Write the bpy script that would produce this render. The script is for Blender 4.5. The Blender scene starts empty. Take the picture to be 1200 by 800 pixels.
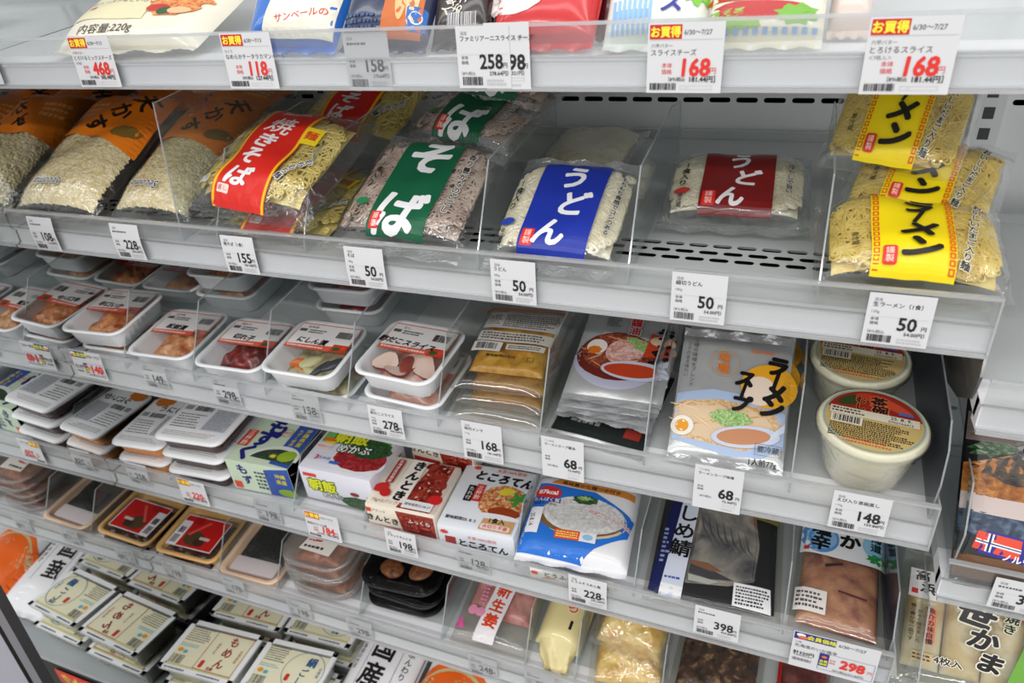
import bpy, bmesh, math, random
import numpy as np
from mathutils import Matrix, Vector
from mathutils.geometry import tessellate_polygon

# ------------------------------------------------------------------ camera, world, lights, exposure
scene = bpy.context.scene
COL = scene.collection
F_PX = 825.165
TH, YA, RO = math.radians(28.2098), math.radians(22.7305), math.radians(-3.5102)
CAM = np.array([0.0, 0.0, 1.5])
FW = np.array([-math.sin(YA)*math.cos(TH), math.cos(YA)*math.cos(TH), -math.sin(TH)])
_rt = np.array([math.cos(YA), math.sin(YA), 0.0]); _up = np.cross(_rt, FW)
RT = math.cos(RO)*_rt + math.sin(RO)*_up
UP = -math.sin(RO)*_rt + math.cos(RO)*_up
cd = bpy.data.cameras.new('camera'); cam = bpy.data.objects.new('camera', cd); COL.objects.link(cam)
cd.sensor_width = 36.0; cd.lens = F_PX/1200*36.0; cd.clip_start = .02; cd.clip_end = 60
cam.matrix_world = Matrix(((RT[0], UP[0], -FW[0], CAM[0]), (RT[1], UP[1], -FW[1], CAM[1]), (RT[2], UP[2], -FW[2], CAM[2]), (0, 0, 0, 1)))
cd.dof.use_dof = True; cd.dof.focus_distance = .80; cd.dof.aperture_fstop = 6.3
scene.camera = cam

world = bpy.data.worlds.new('store_ambient'); scene.world = world; world.use_nodes = True
world.node_tree.nodes['Background'].inputs[0].default_value = (.98, .985, 1, 1)
world.node_tree.nodes['Background'].inputs[1].default_value = .95

def area(name, loc, sx, sy, power, color=(1, .97, .94), rot=(0, 0, 0)):
    l = bpy.data.lights.new(name, 'AREA'); l.shape = 'RECTANGLE'; l.size = sx; l.size_y = sy; l.energy = power; l.color = color
    o = bpy.data.objects.new(name, l); o.location = loc; o.rotation_euler = rot; COL.objects.link(o); return o
area('ceiling_tube_near', (-.4, -.25, 2.75), 4.5, .16, 10)
area('ceiling_tube_aisle', (-.4, -1.7, 2.75), 4.5, .16, 66)
area('canopy_strip', (-.3, .42, 2.05), 3.0, .06, 3, (.97, .99, 1), (math.radians(18), 0, 0))

scene.view_settings.view_transform = 'Standard'; scene.view_settings.look = 'None'
scene.view_settings.gamma = 1.0; scene.view_settings.use_curve_mapping = False
scene.view_settings.exposure = -.06
scene.cycles.transparent_max_bounces = 32
scene.cycles.caustics_reflective = False; scene.cycles.caustics_refractive = False

# ------------------------------------------------------------------ pixel -> place
def ray(x, y): return FW + (x-600)/F_PX*RT - (y-400)/F_PX*UP
def on_y(x, y, Y):
    d = ray(x, y); return CAM + d*(Y/d[1])
def on_plane(x, y, z0, tilt, Y0):
    d = ray(x, y); t = math.tan(tilt)
    return CAM + d*((z0 - t*Y0 - CAM[2])/(d[2] - t*d[1]))
LIP = .63                       # every shelf front stands in this plane
XM, XR = -1.024, .176           # mirror wall, right end of the bay
ZL = dict(A=1.3969, B=1.1796, C=.9570, D=.7419, E=.5316, F=.259, N=1.103, O=.893, P=.683)   # rail bottoms
TILT = {k: math.radians(v) for k, v in dict(A=9, B=9, C=10, D=5, E=8, F=2, N=9, O=9, P=9).items()}
DECK = {k: z+.026 for k, z in ZL.items()}
YD = .645
def shelf_xv(s, px, py, h=0):
    p = on_plane(px, py, DECK[s]+h/math.cos(TILT[s]), TILT[s], YD)
    return p[0], (p[1]-YD)/math.cos(TILT[s]) + h*math.tan(TILT[s])

# ------------------------------------------------------------------ materials
MATS = {}
def new_mat(name):
    m = bpy.data.materials.new(name); m.use_nodes = True; n = m.node_tree.nodes; n.clear()
    out = n.new('ShaderNodeOutputMaterial'); return m, n, m.node_tree.links, out
def lin(c): return tuple(((v/255) <= .04045 and v/255/12.92) or ((v/255+.055)/1.055)**2.4 for v in c)
def pbr(name, rgb, rough=.4, metal=0, spec=.5, noise=None, bump=0, bscale=60, coat=0, sss=0):
    """rgb is sRGB 0-255; noise=(rgb2, scale) mottles the colour"""
    if name in MATS: return MATS[name]
    m, n, L, out = new_mat(name); b = n.new('ShaderNodeBsdfPrincipled'); L.new(b.outputs[0], out.inputs[0])
    b.inputs['Base Color'].default_value = lin(rgb)+(1,); b.inputs['Roughness'].default_value = rough
    b.inputs['Metallic'].default_value = metal; b.inputs['Specular IOR Level'].default_value = spec
    b.inputs['Coat Weight'].default_value = coat; b.inputs['Coat Roughness'].default_value = .08
    if sss:
        b.inputs['Subsurface Weight'].default_value = sss; b.inputs['Subsurface Radius'].default_value = (.01, .007, .005); b.inputs['Subsurface Scale'].default_value = .5
    tc = n.new('ShaderNodeTexCoord')
    if noise:
        t = n.new('ShaderNodeTexNoise'); t.inputs['Scale'].default_value = noise[1]; t.inputs['Detail'].default_value = 5
        r = n.new('ShaderNodeValToRGB'); r.color_ramp.elements[0].position = .36; r.color_ramp.elements[1].position = .64
        r.color_ramp.elements[0].color = lin(noise[0])+(1,); r.color_ramp.elements[1].color = lin(rgb)+(1,)
        L.new(tc.outputs['Object'], t.inputs['Vector']); L.new(t.outputs['Fac'], r.inputs['Fac']); L.new(r.outputs['Color'], b.inputs['Base Color'])
    if bump:
        t2 = n.new('ShaderNodeTexNoise'); t2.inputs['Scale'].default_value = bscale; t2.inputs['Detail'].default_value = 3
        bp = n.new('ShaderNodeBump'); bp.inputs['Strength'].default_value = bump; bp.inputs['Distance'].default_value = .003
        L.new(tc.outputs['Object'], t2.inputs['Vector']); L.new(t2.outputs['Fac'], bp.inputs['Height']); L.new(bp.outputs[0], b.inputs['Normal'])
    MATS[name] = m; return m
def food(name, cols, scale=40, rough=.25, bump=.6, bscale=90, coat=.4):
    """mottled wet food: several sRGB colours over a noise ramp"""
    if name in MATS: return MATS[name]
    m, n, L, out = new_mat(name); b = n.new('ShaderNodeBsdfPrincipled'); L.new(b.outputs[0], out.inputs[0])
    b.inputs['Roughness'].default_value = rough; b.inputs['Coat Weight'].default_value = coat; b.inputs['Coat Roughness'].default_value = .12
    tc = n.new('ShaderNodeTexCoord'); t = n.new('ShaderNodeTexNoise'); t.inputs['Scale'].default_value = scale; t.inputs['Detail'].default_value = 4; t.inputs['Distortion'].default_value = .6
    r = n.new('ShaderNodeValToRGB'); e = r.color_ramp.elements
    k = len(cols)
    for i, c in enumerate(cols):
        p = .3 + .4*i/max(1, k-1)
        if i < 2: e[i].position = p; e[i].color = lin(c)+(1,)
        else: q = e.new(p); q.color = lin(c)+(1,)
    if k > 1: e[1].position = .3+.4/(k-1)
    L.new(tc.outputs['Object'], t.inputs['Vector']); L.new(t.outputs['Fac'], r.inputs['Fac']); L.new(r.outputs['Color'], b.inputs['Base Color'])
    t2 = n.new('ShaderNodeTexNoise'); t2.inputs['Scale'].default_value = bscale; bp = n.new('ShaderNodeBump'); bp.inputs['Strength'].default_value = bump; bp.inputs['Distance'].default_value = .003
    L.new(tc.outputs['Object'], t2.inputs['Vector']); L.new(t2.outputs['Fac'], bp.inputs['Height']); L.new(bp.outputs[0], b.inputs['Normal'])
    MATS[name] = m; return m
def clear(name, tint=(250, 252, 252), ior=1.45, rough=.06, haze=0.0, hcol=(235, 240, 242), bump=0, bscale=40, gain=1.0):
    """thin clear plastic: see-through, fresnel gloss, optional milky haze"""
    if name in MATS: return MATS[name]
    m, n, L, out = new_mat(name)
    tr = n.new('ShaderNodeBsdfTransparent'); tr.inputs[0].default_value = lin(tint)+(1,)
    gl = n.new('ShaderNodeBsdfGlossy'); gl.inputs['Roughness'].default_value = rough; gl.inputs[0].default_value = (.95, .95, .95, 1)
    fr = n.new('ShaderNodeLayerWeight'); fr.inputs[0].default_value = .5
    f0 = ((ior-1)/(ior+1))**2*2
    pw = n.new('ShaderNodeMath'); pw.operation = 'POWER'; pw.inputs[1].default_value = 4.5; L.new(fr.outputs['Facing'], pw.inputs[0])
    mu = n.new('ShaderNodeMath'); mu.operation = 'MULTIPLY_ADD'; mu.inputs[1].default_value = (.75-f0)*gain; mu.inputs[2].default_value = f0*gain; mu.use_clamp = True
    L.new(pw.outputs[0], mu.inputs[0])
    mx = n.new('ShaderNodeMixShader'); L.new(mu.outputs[0], mx.inputs[0]); L.new(gl.outputs[0], mx.inputs[2])
    if haze:
        df = n.new('ShaderNodeBsdfDiffuse'); df.inputs[0].default_value = lin(hcol)+(1,)
        tl = n.new('ShaderNodeBsdfTranslucent'); tl.inputs[0].default_value = lin(hcol)+(1,)
        dm = n.new('ShaderNodeMixShader'); dm.inputs[0].default_value = .5; L.new(df.outputs[0], dm.inputs[1]); L.new(tl.outputs[0], dm.inputs[2])
        hz = n.new('ShaderNodeMixShader'); hz.inputs[0].default_value = haze; L.new(tr.outputs[0], hz.inputs[1]); L.new(dm.outputs[0], hz.inputs[2]); L.new(hz.outputs[0], mx.inputs[1])
    else: L.new(tr.outputs[0], mx.inputs[1])
    L.new(mx.outputs[0], out.inputs[0])
    if bump:
        tc = n.new('ShaderNodeTexCoord'); t2 = n.new('ShaderNodeTexNoise'); t2.inputs['Scale'].default_value = bscale; t2.inputs['Detail'].default_value = 2; t2.inputs['Distortion'].default_value = 1.2
        bp = n.new('ShaderNodeBump'); bp.inputs['Strength'].default_value = bump; bp.inputs['Distance'].default_value = .004
        L.new(tc.outputs['Object'], t2.inputs['Vector']); L.new(t2.outputs['Fac'], bp.inputs['Height']); L.new(bp.outputs[0], gl.inputs['Normal']); L.new(bp.outputs[0], fr.inputs['Normal'])
    MATS[name] = m; return m
def ink(c): return pbr('ink_%02x%02x%02x' % tuple(c), c, .32, spec=.4)

WHITE = pbr('white_enamel', (240, 240, 243), .3)
DECKM = pbr('deck_grey', (196, 200, 200), .25)
BACKM = pbr('back_panel_grey', (240, 241, 241), .45)
DARK = pbr('slot_shade_black', (6, 7, 8), .9, spec=.1)  # near-black that paints in the shade seen through the slots
FENCE = clear('fence_clear', (246, 247, 247), 1.42, .16, .08, (236, 237, 238))
FENCE_EDGE = clear('fence_edge', (240, 241, 242), 1.5, .1, .5, (238, 239, 240))
DIVM = clear('divider_clear', (240, 243, 243), 1.38, .04, .05)
DIV_EDGE = clear('divider_edge', (235, 238, 238), 1.5, .08, .5)
SMOKE = clear('smoky_plate', (150, 155, 168), 1.45, .1, .78, (84, 88, 100))
FILM = clear('bag_film', (251, 251, 250), 1.42, .045, .02, bump=.9, bscale=45, gain=1.5)
FILM_FLAT = clear('lid_film', (250, 251, 251), 1.4, .05, .02, bump=.12, bscale=30)
PAPER = pbr('tag_paper', (214, 214, 216), .55, spec=.2)
FOAM = pbr('white_foam', (240, 241, 242), .45)
SILVER = pbr('silver_film', (206, 208, 208), .26, .45, bump=.25, bscale=50)
FOIL = pbr('crinkled_foil', (222, 224, 226), .2, .5, bump=.9, bscale=120)

# ------------------------------------------------------------------ mesh helpers
rng = random.Random(7)
def link_mesh(name, V, Fs, mats, parent=None, mi=None, smooth=False):
    me = bpy.data.meshes.new(name); me.from_pydata([tuple(map(float, v)) for v in V], [], [tuple(map(int, f)) for f in Fs])
    if not isinstance(mats, (list, tuple)): mats = [mats]
    for m in mats: me.materials.append(m)
    if mi is not None: me.polygons.foreach_set('material_index', mi)
    if smooth: me.polygons.foreach_set('use_smooth', [True]*len(me.polygons))
    me.update(); o = bpy.data.objects.new(name, me); COL.objects.link(o)
    if parent: o.parent = parent
    return o
def tag(o, label, cat, group=None):
    o['label'] = label; o['category'] = cat
    if group: o['group'] = group
    return o
def struct(o): o['kind'] = 'structure'; return o
def stuff(o): o['kind'] = 'stuff'; return o
BOXF = [(0, 3, 2, 1), (4, 5, 6, 7), (0, 1, 5, 4), (1, 2, 6, 5), (2, 3, 7, 6), (3, 0, 4, 7)]
class MB:
    def __init__(s): s.V = []; s.F = []; s.mi = []
    def box(s, x0, x1, y0, y1, z0, z1, mi=0):
        b = len(s.V); s.V += [(x0, y0, z0), (x1, y0, z0), (x1, y1, z0), (x0, y1, z0), (x0, y0, z1), (x1, y0, z1), (x1, y1, z1), (x0, y1, z1)]
        s.F += [tuple(b+i for i in f) for f in BOXF]; s.mi += [mi]*6; return s
    def add(s, V, F, mi=0):
        b = len(s.V); s.V += [tuple(v) for v in V]; s.F += [tuple(b+i for i in f) for f in F]; s.mi += [mi]*len(F); return s
    def xf(s, M): s.V = [tuple(M @ Vector(v)) for v in s.V]; return s
    def build(s, name, mats, parent=None, smooth=False): return link_mesh(name, s.V, s.F, mats, parent, s.mi if isinstance(mats, (list, tuple)) else None, smooth)
def empty(name, M):
    o = bpy.data.objects.new(name, None); o.empty_display_size = .02; COL.objects.link(o); o.matrix_world = M; return o
def place(s, X, v, h=0, yaw=0, pitch=0, roll=0):
    t = TILT[s]; c, si = math.cos(t), math.sin(t)
    w = Vector((X, YD+v*c-h*si, DECK[s]+v*si+h*c))
    return Matrix.Translation(w) @ Matrix.Rotation(t, 4, 'X') @ Matrix.Rotation(math.radians(yaw), 4, 'Z') @ Matrix.Rotation(math.radians(pitch), 4, 'X') @ Matrix.Rotation(math.radians(roll), 4, 'Y')
def item(name, label, cat, s, X, v, h=0, yaw=0, pitch=0, roll=0, group=None):
    return tag(empty(name, place(s, X, v, h, yaw, pitch, roll)), label, cat, group)
def bevel_box(name, x0, x1, y0, y1, z0, z1, r, mat, parent, seg=2):
    bm = bmesh.new(); bmesh.ops.create_cube(bm, size=1)
    for v in bm.verts: v.co = ((x0+x1)/2+v.co.x*(x1-x0), (y0+y1)/2+v.co.y*(y1-y0), (z0+z1)/2+v.co.z*(z1-z0))
    bmesh.ops.bevel(bm, geom=bm.edges[:], offset=r, segments=seg, affect='EDGES', profile=.6)
    me = bpy.data.meshes.new(name); bm.to_mesh(me); bm.free(); me.materials.append(mat)
    me.polygons.foreach_set('use_smooth', [True]*len(me.polygons)); me.set_sharp_from_angle(angle=math.radians(50))
    o = bpy.data.objects.new(name, me); COL.objects.link(o); o.parent = parent; return o

def rring(w, l, r, inset=0, nc=6, ne=0, ripple=0, nr=0):
    """rounded rectangle centred on (0, l/2); inset shrinks; ripple flutes it"""
    a, b = w/2-inset, l/2-inset; r = max(.0008, min(r-inset*.5, a-.0005, b-.0005)); P = []
    for q, (cx, cy) in enumerate(((a-r, b-r), (-a+r, b-r), (-a+r, -b+r), (a-r, -b+r))):
        for i in range(nc+1):
            t = math.pi/2*(q+i/nc); P.append((cx+r*math.cos(t), cy+r*math.sin(t)))
        if ne:
            nx = ((-a+r, b), (-a, -b+r), (a-r, -b), (a, b-r))[q]; p = P[-1]
            for i in range(1, ne): P.append((p[0]+(nx[0]-p[0])*i/ne, p[1]+(nx[1]-p[1])*i/ne))
    if ripple:
        N = len(P); P = [(x*(1+ripple/a*(i % 2)), y*(1+ripple/b*(i % 2))) for i, (x, y) in enumerate(P)]
    return [(x, y+l/2) for x, y in P]
def loft(rings, cap0=True, cap1=False):
    V = []; Fs = []; n = len(rings[0][0])
    for P, z in rings: V += [(x, y, z) for x, y in P]
    for k in range(len(rings)-1):
        for i in range(n): j = (i+1) % n; Fs.append((k*n+i, k*n+j, (k+1)*n+j, (k+1)*n+i))
    if cap0: Fs.append(tuple(range(n-1, -1, -1)))
    if cap1: Fs.append(tuple((len(rings)-1)*n+i for i in range(n)))
    return V, Fs
def lathe(prof, n=40):
    V = []; Fs = []
    for r, z in prof: V += [(r*math.cos(2*math.pi*i/n), r*math.sin(2*math.pi*i/n), z) for i in range(n)]
    for k in range(len(prof)-1):
        for i in range(n): j = (i+1) % n; Fs.append((k*n+i, k*n+j, (k+1)*n+j, (k+1)*n+i))
    Fs.append(tuple(range(n-1, -1, -1))); Fs.append(tuple((len(prof)-1)*n+i for i in range(n)))
    return V, Fs
def grid(f, x0, x1, y0, y1, nx, ny):
    xs = np.linspace(x0, x1, nx); ys = np.linspace(y0, y1, ny)
    V = [(x, y, f(x, y)) for y in ys for x in xs]
    Fs = [(j*nx+i, j*nx+i+1, (j+1)*nx+i+1, (j+1)*nx+i) for j in range(ny-1) for i in range(nx-1)]
    return V, Fs

# ------------------------------------------------------------------ flat print: lettering and pictures laid on a surface
GLY = {}
_fc = bpy.data.curves.new('lettering', 'FONT'); _fc.resolution_u = 2; _fc.align_x = 'CENTER'; _fc.align_y = 'BOTTOM_BASELINE'
_fo = bpy.data.objects.new('lettering', _fc)
def glyphs(s, bold):
    k = (s, bold)
    if k not in GLY:
        _fc.body = s; _fc.offset = min(bold, .085); _fc.resolution_u = 2 if len(s) > 1 else 3
        me = bpy.data.meshes.new_from_object(_fo)
        me.calc_loop_triangles()
        V = np.array([v.co[:2] for v in me.vertices]).reshape(-1, 2) if len(me.vertices) else np.zeros((0, 2))
        T = [tuple(t.vertices) for t in me.loop_triangles]
        bpy.data.meshes.remove(me); GLY[k] = (V, T)
    return GLY[k]
def cut(V, T, ml):
    """split triangles with edges longer than ml so that print can follow a curved face"""
    V = [tuple(v) for v in V]; out = []; st = list(T); mid = {}
    while st:
        a, b, c = st.pop(); e = [(math.dist(V[a], V[b]), a, b, c), (math.dist(V[b], V[c]), b, c, a), (math.dist(V[c], V[a]), c, a, b)]
        d, p, q, r = max(e)
        if d <= ml: out.append((a, b, c)); continue
        k = (min(p, q), max(p, q))
        if k not in mid: V.append(((V[p][0]+V[q][0])/2, (V[p][1]+V[q][1])/2)); mid[k] = len(V)-1
        m = mid[k]; st += [(p, m, r), (m, q, r)]
    return V, out
PIC = {}
PICS = dict(   # printed food pictures: mottled ink
    broth=([(196, 150, 100), (222, 186, 140), (236, 210, 170)], 260), red_broth=([(110, 38, 26), (150, 66, 44), (186, 110, 80)], 260), noodle_white=([(190, 188, 184), (216, 215, 212), (232, 232, 230)], 190),
    jelly=([(150, 62, 24), (196, 110, 56), (226, 166, 110), (240, 214, 180)], 190), mekabu=([(22, 50, 28), (44, 82, 44), (84, 120, 66)], 260), tuna=([(130, 22, 30), (168, 38, 44), (196, 70, 70)], 170),
    beans=([(92, 20, 14), (134, 36, 26), (166, 60, 44), (206, 120, 96)], 230), sauce_fish=([(120, 66, 24), (170, 104, 42), (206, 146, 72)], 120), fish_skin=([(30, 26, 24), (70, 56, 44), (120, 92, 66)], 120), scallion=([(90, 140, 70), (150, 190, 110), (206, 222, 170)], 420),
    pork=([(196, 130, 120), (226, 178, 168), (240, 214, 200)], 160), mackerel_blue=([(30, 40, 60), (50, 66, 90), (90, 110, 130)], 120), pizza=([(190, 60, 26), (226, 110, 50), (240, 180, 90), (200, 40, 28)], 180), seaweed_bowl=([(26, 40, 32), (50, 70, 54), (84, 100, 76)], 240))
def pic_mat(k): c, sc = PICS[k]; return food('picture_'+k, c, sc, .3, 0.0, 50, .2)
class Print:
    def __init__(s, fmap, ml=None, lift=.00022, step=.00007):
        s.f = fmap; s.ml = ml; s.k = lift; s.step = step; s.sx = s.sy = 1.0; s.oy = 0.0; s.V = []; s.F = []; s.mi = []; s.cols = {}
    def _add(s, V, T, col):
        if s.ml: V, T = cut(V, T, s.ml)
        b = len(s.V); s.V += [s.f(x*s.sx, y*s.sy+s.oy, s.k) for x, y in V]; i = s.cols.setdefault(PIC.get(tuple(col) if not isinstance(col, str) else col, None) or (col if isinstance(col, str) else tuple(col)), len(s.cols))
        s.F += [(b+p, b+q, b+r) for p, q, r in T]; s.mi += [i]*len(T)
    def up(s, n=1): s.k += s.step*n; return s
    def poly(s, P, col):
        T = tessellate_polygon([[Vector((x, y, 0)) for x, y in P]])
        s.up(); s._add(P, [tuple(t) for t in T], col); return s
    def rect(s, x0, y0, x1, y1, col, r=0):
        if r:
            P = [(x+(x0+x1)/2, y+y0) for x, y in rring(x1-x0, y1-y0, r, nc=3)]
        else: P = [(x0, y0), (x1, y0), (x1, y1), (x0, y1)]
        return s.poly(P, col)
    def frame(s, x0, y0, x1, y1, t, col):
        s.up()
        for a in ((x0, y0, x1, y0+t), (x0, y1-t, x1, y1), (x0, y0, x0+t, y1), (x1-t, y0, x1, y1)):
            s._add([(a[0], a[1]), (a[2], a[1]), (a[2], a[3]), (a[0], a[3])], [(0, 1, 2), (0, 2, 3)], col)
        return s
    def ell(s, x, y, rx, ry, col, rot=0, n=22, wob=0, a0=0, a1=360):
        c, si = math.cos(math.radians(rot)), math.sin(math.radians(rot)); P = []
        m = n if a1-a0 >= 360 else n+1
        for i in range(m):
            t = math.radians(a0+(a1-a0)*i/n); q = 1+wob*math.sin(i*2.4+x*900)
            u, v = rx*q*math.cos(t), ry*q*math.sin(t); P.append((x+u*c-v*si, y+u*si+v*c))
        return s.poly(P, col)
    def ring(s, x, y, rx, ry, t, col, n=28):
        V = []; T = []
        for i in range(n):
            a = 2*math.pi*i/n; V += [(x+rx*math.cos(a), y+ry*math.sin(a)), (x+(rx-t)*math.cos(a), y+(ry-t)*math.sin(a))]
            j = (i+1) % n; T += [(2*i, 2*j, 2*j+1), (2*i, 2*j+1, 2*i+1)]
        s.up(); s._add(V, T, col); return s
    def text(s, t, x, y, size, col, bold=.0, rot=0, vert=False, sx=1.0, shear=0.0, gap=1.04, halo=None, hb=.07):
        """centred on (x, y)"""
        if halo: s.text(t, x, y, size, halo, bold+hb, rot, vert, sx, shear, gap)
        c, si = math.cos(math.radians(rot)), math.sin(math.radians(rot)); s.up()
        parts = [(t, 0.0)] if not vert else [(ch, (-(i-(len(t)-1)/2))*gap) for i, ch in enumerate(t)]
        for q, oy in parts:
            if vert and q == 'ー': q = '｜'
            V, T = glyphs(q, 0)
            if not len(V): continue
            d = bold*.85        # heavy brush strokes: shifted overprints thicken the letter
            for ax, ay in (((0, 0),) if d <= 0 else ((d, d), (-d, d), (d, -d), (-d, -d), (1.3*d, 0), (-1.3*d, 0), (0, 1.3*d), (0, -1.3*d))):
                U = (V[:, 0]+ax+shear*V[:, 1])*size*sx; W = (V[:, 1]+ay-.36+oy)*size
                s._add([(x+u*c-w*si, y+u*si+w*c) for u, w in zip(U, W)], T, col)
                s.k += .000002
        return s
    def bars(s, x0, y0, x1, y1, col=(40, 40, 42), seed=1):
        r = random.Random(seed); x = x0; s.up(); u = (x1-x0)/58
        while x < x1-u:
            w = u*r.choice((1, 1, 2, 3)); w = min(w, x1-x)
            s._add([(x, y0), (x+w, y0), (x+w, y1), (x, y1)], [(0, 1, 2), (0, 2, 3)], col); x += w+u*r.choice((1, 1, 2))
        return s
    def lines(s, x0, y0, x1, y1, n, col=(70, 70, 74), seed=1, fill=.62):
        """fine print too small to read: rows of short dashes"""
        r = random.Random(seed); s.up(); hgt = (y1-y0)/n
        for i in range(n):
            y = y1-(i+.5)*hgt; x = x0; end = x1-(x1-x0)*r.uniform(0, .25)
            while x < end:
                w = hgt*r.uniform(.35, .8); h = hgt*fill*r.uniform(.35, .5)
                s._add([(x, y-h), (x+w, y-h), (x+w, y+h), (x, y+h)], [(0, 1, 2), (0, 2, 3)], col); x += w+hgt*r.uniform(.12, .3)
        return s
    def build(s, parent, name='print'):
        return link_mesh(name, s.V, s.F, [pic_mat(c) if isinstance(c, str) else ink(c) for c in s.cols], parent, s.mi)
def top_of(z): return lambda x, y, k: (x, y, z+k)
def front_of(y0=0): return lambda x, y, k: (x, y0-k, y)
def on_surf(f): return lambda x, y, k: (x, y, f(x, y)+k+.0004)

# ================================================================== the setting: refrigerated case
YB = 1.05
# floor and end wall
link = link_mesh
fl = struct(link('floor', [(-4, -4, 0), (4, -4, 0), (4, 1.4, 0), (-4, 1.4, 0)], [(0, 1, 2, 3)], pbr('store_floor', (190, 188, 182), .25, noise=((176, 174, 168), 3))))
mir, mn, mL, mo = new_mat('mirror_glass'); g = mn.new('ShaderNodeBsdfGlossy'); g.inputs[0].default_value = (.86, .88, .88, 1); g.inputs[1].default_value = .012; mL.new(g.outputs[0], mo.inputs[0])
m = MB(); m.box(XM-.03, XM, .413, YB+.02, .2, 2.2)
wl = struct(m.build('wall_left', [mir]))
for nm, y0, y1, rgb in (('trim_1', .398, .413, (52, 52, 54)), ('trim_2', .388, .398, (150, 150, 156)), ('trim_3', .383, .388, (20, 20, 22)), ('trim_4', .22, .383, (196, 196, 208))):
    struct(MB().box(XM-.03, XM+(.002 if nm != 'trim_4' else .001), y0, y1, .1, 2.2).build(nm, pbr(nm, rgb, .35)))

def perforated(nx, ny, cw, ch, pw, ph, stagger=True):
    """sheet with real pill-shaped holes, cells cw x ch in the x-y plane from (0, 0)"""
    V = []; Fs = []; nn = 4
    for j in range(ny):
        off = (cw/2 if (j % 2 and stagger) else 0)
        for i in range(nx):
            cx, cy = (i+.5)*cw+off, (j+.5)*ch; b = len(V); R = ph/2; P = []; Q = []
            for q in range(4):
                for k in range(nn):
                    t = math.pi/2*(q+k/(nn-1)); sx = 1 if q in (0, 3) else -1
                    P.append((cx+sx*(pw/2-R)+R*math.cos(t), cy+R*math.sin(t)))
                    co = ((1, 1), (-1, 1), (-1, -1), (1, -1))[q]; Q.append((cx+co[0]*cw/2, cy+co[1]*ch/2))
            n = len(P); V += [(x, y, 0) for x, y in P] + [(x, y, 0) for x, y in Q] + [(x, y, -.0006) for x, y in P]
            for k in range(n):
                l2 = (k+1) % n; Fs.append((b+k, b+n+k, b+n+l2, b+l2)); Fs.append((b+k, b+l2, b+2*n+l2, b+2*n+k))
    return V, Fs

# back wall with its row of air slots under every shelf
wb = MB(); zs = []
edges = [.15]
for s in 'ABCD':
    zc = 1.3175 - (ZL['A']-ZL[s])
    zs.append(zc); 
zs = sorted(zs)
for zc in zs: edges += [zc-.011, zc+.011]
edges.append(2.2)
for a, b in zip(edges[0::2], edges[1::2]): wb.box(XM-.03, 1.3, YB, YB+.02, a, b)
wall_back = struct(wb.build('wall_back', BACKM))
nsl = 62
pv, pf = perforated(nsl, 1, .036, .022, .0285, .0068)
pme = None
for zc in zs:
    V = [(XM+x, YB+.0 - z*1.0, zc-.011+y) for x, y, z in pv]
    o = link_mesh('slotted_strip', V, pf, BACKM, wall_back)
    MB().box(XM, XM+nsl*.036, YB+.014, YB+.018, zc-.011, zc+.011).build('slot_shade', DARK, wall_back)  # thin black plate: the shade behind the slots put into its colour
# uprights with bracket slots
def upright(X):
    m = MB(); m.box(X-.016, X+.016, YB-.012, YB-.002, .3, 2.1)
    o = m.build('upright', BACKM, wall_back)
    s = MB()
    for k in range(70): s.box(X-.006, X+.006, YB-.0123, YB-.0118, .35+k*.025, .35+k*.025+.014)
    stuff(s.build('bracket_slot', pbr('slot_grey', (70, 74, 76), .6), wall_back))
for X in (-.755, .215, .98): upright(X)

# shelves: deck, white front, clear price rail, perforated strip
dv, df = perforated(46, 3, .025, .0145, .0200, .0078)
def shelf(s, x0, x1, depth, label, rail=True):
    t = TILT[s]; root = tag(empty('shelf', place(s, x0, 0)), label, 'shelf', 'display case shelves')
    W = x1-x0
    if s != 'B':
        MB().box(0, W, .032, depth, -.02, 0).box(0, W, depth-.006, depth, 0, .012).build('deck', DECKM, root); MB().box(0, W, 0, .032, -.02, .0006).build('deck_edge', WHITE, root)
    dk = MB(); dk.box(0, W, .0, .060, -.02, 0); dk.box(0, W, .060, .1035, -.022, -.0045, 1); dk.box(0, W, .1035, depth, -.02, 0); dk.box(0, W, depth-.006, depth, 0, .012)  # second material is a black sheet, painted shade below the deck slots
    if s == 'B': dk.build('deck', [DECKM, DARK], root)
    n = int(W/.025); V, Fs = (dv, df) if n == 46 else perforated(n, 3, .025, .0145, .0200, .0078)
    V = [(min(max(x, 0), W), y+.060, z) for x, y, z in V]
    if s == 'B': link_mesh('slotted_strip', V, Fs, DECKM, root)
    # rail parts hang vertically in the lip plane
    z0 = ZL[s]; Mi = root.matrix_world.inverted()
    def vert(name, mb, mat): mb.xf(Mi); return mb.build(name, mat, root)
    vert('front_panel', MB().box(x0, x1, .637, .655, z0+.001, z0+.0265), WHITE)
    vert('rail_channel', MB().box(x0, x1, .6345, .637, z0+.001, z0+.005).box(x0, x1, .6345, .637, z0+.0245, z0+.0275), WHITE)
    vert('clear_fence', MB().box(x0, x1-.001, .6315, .6325, z0+.003, z0+.0535), FENCE)
    vert('fence_bead', MB().box(x0, x1-.001, .6295, .6345, z0+.0535, z0+.0565).box(x0, x1-.001, .6295, .6345, z0-.0005, z0+.003).box(x0, x1-.001, .6322, .635, z0+.0275, z0+.029), FENCE_EDGE)
    vert('end_cap', MB().box(x1-.0015, x1, .6295, .660, z0-.0005, z0+.0565), FENCE_EDGE)
    return root
shelf('A', XM+.002, .60, .39, 'topmost shelf with white frosted price rail under the cheese packs')
shelf('B', XM+.002, XR, .40, 'shelf carrying the noodle bags, second from the top')
shelf('C', XM+.002, XR, .40, 'shelf carrying white side-dish trays, soup pouches and lidded cups')
shelf('D', XM+.002, XR, .40, 'shelf carrying the small food boxes and fish packs')
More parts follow.
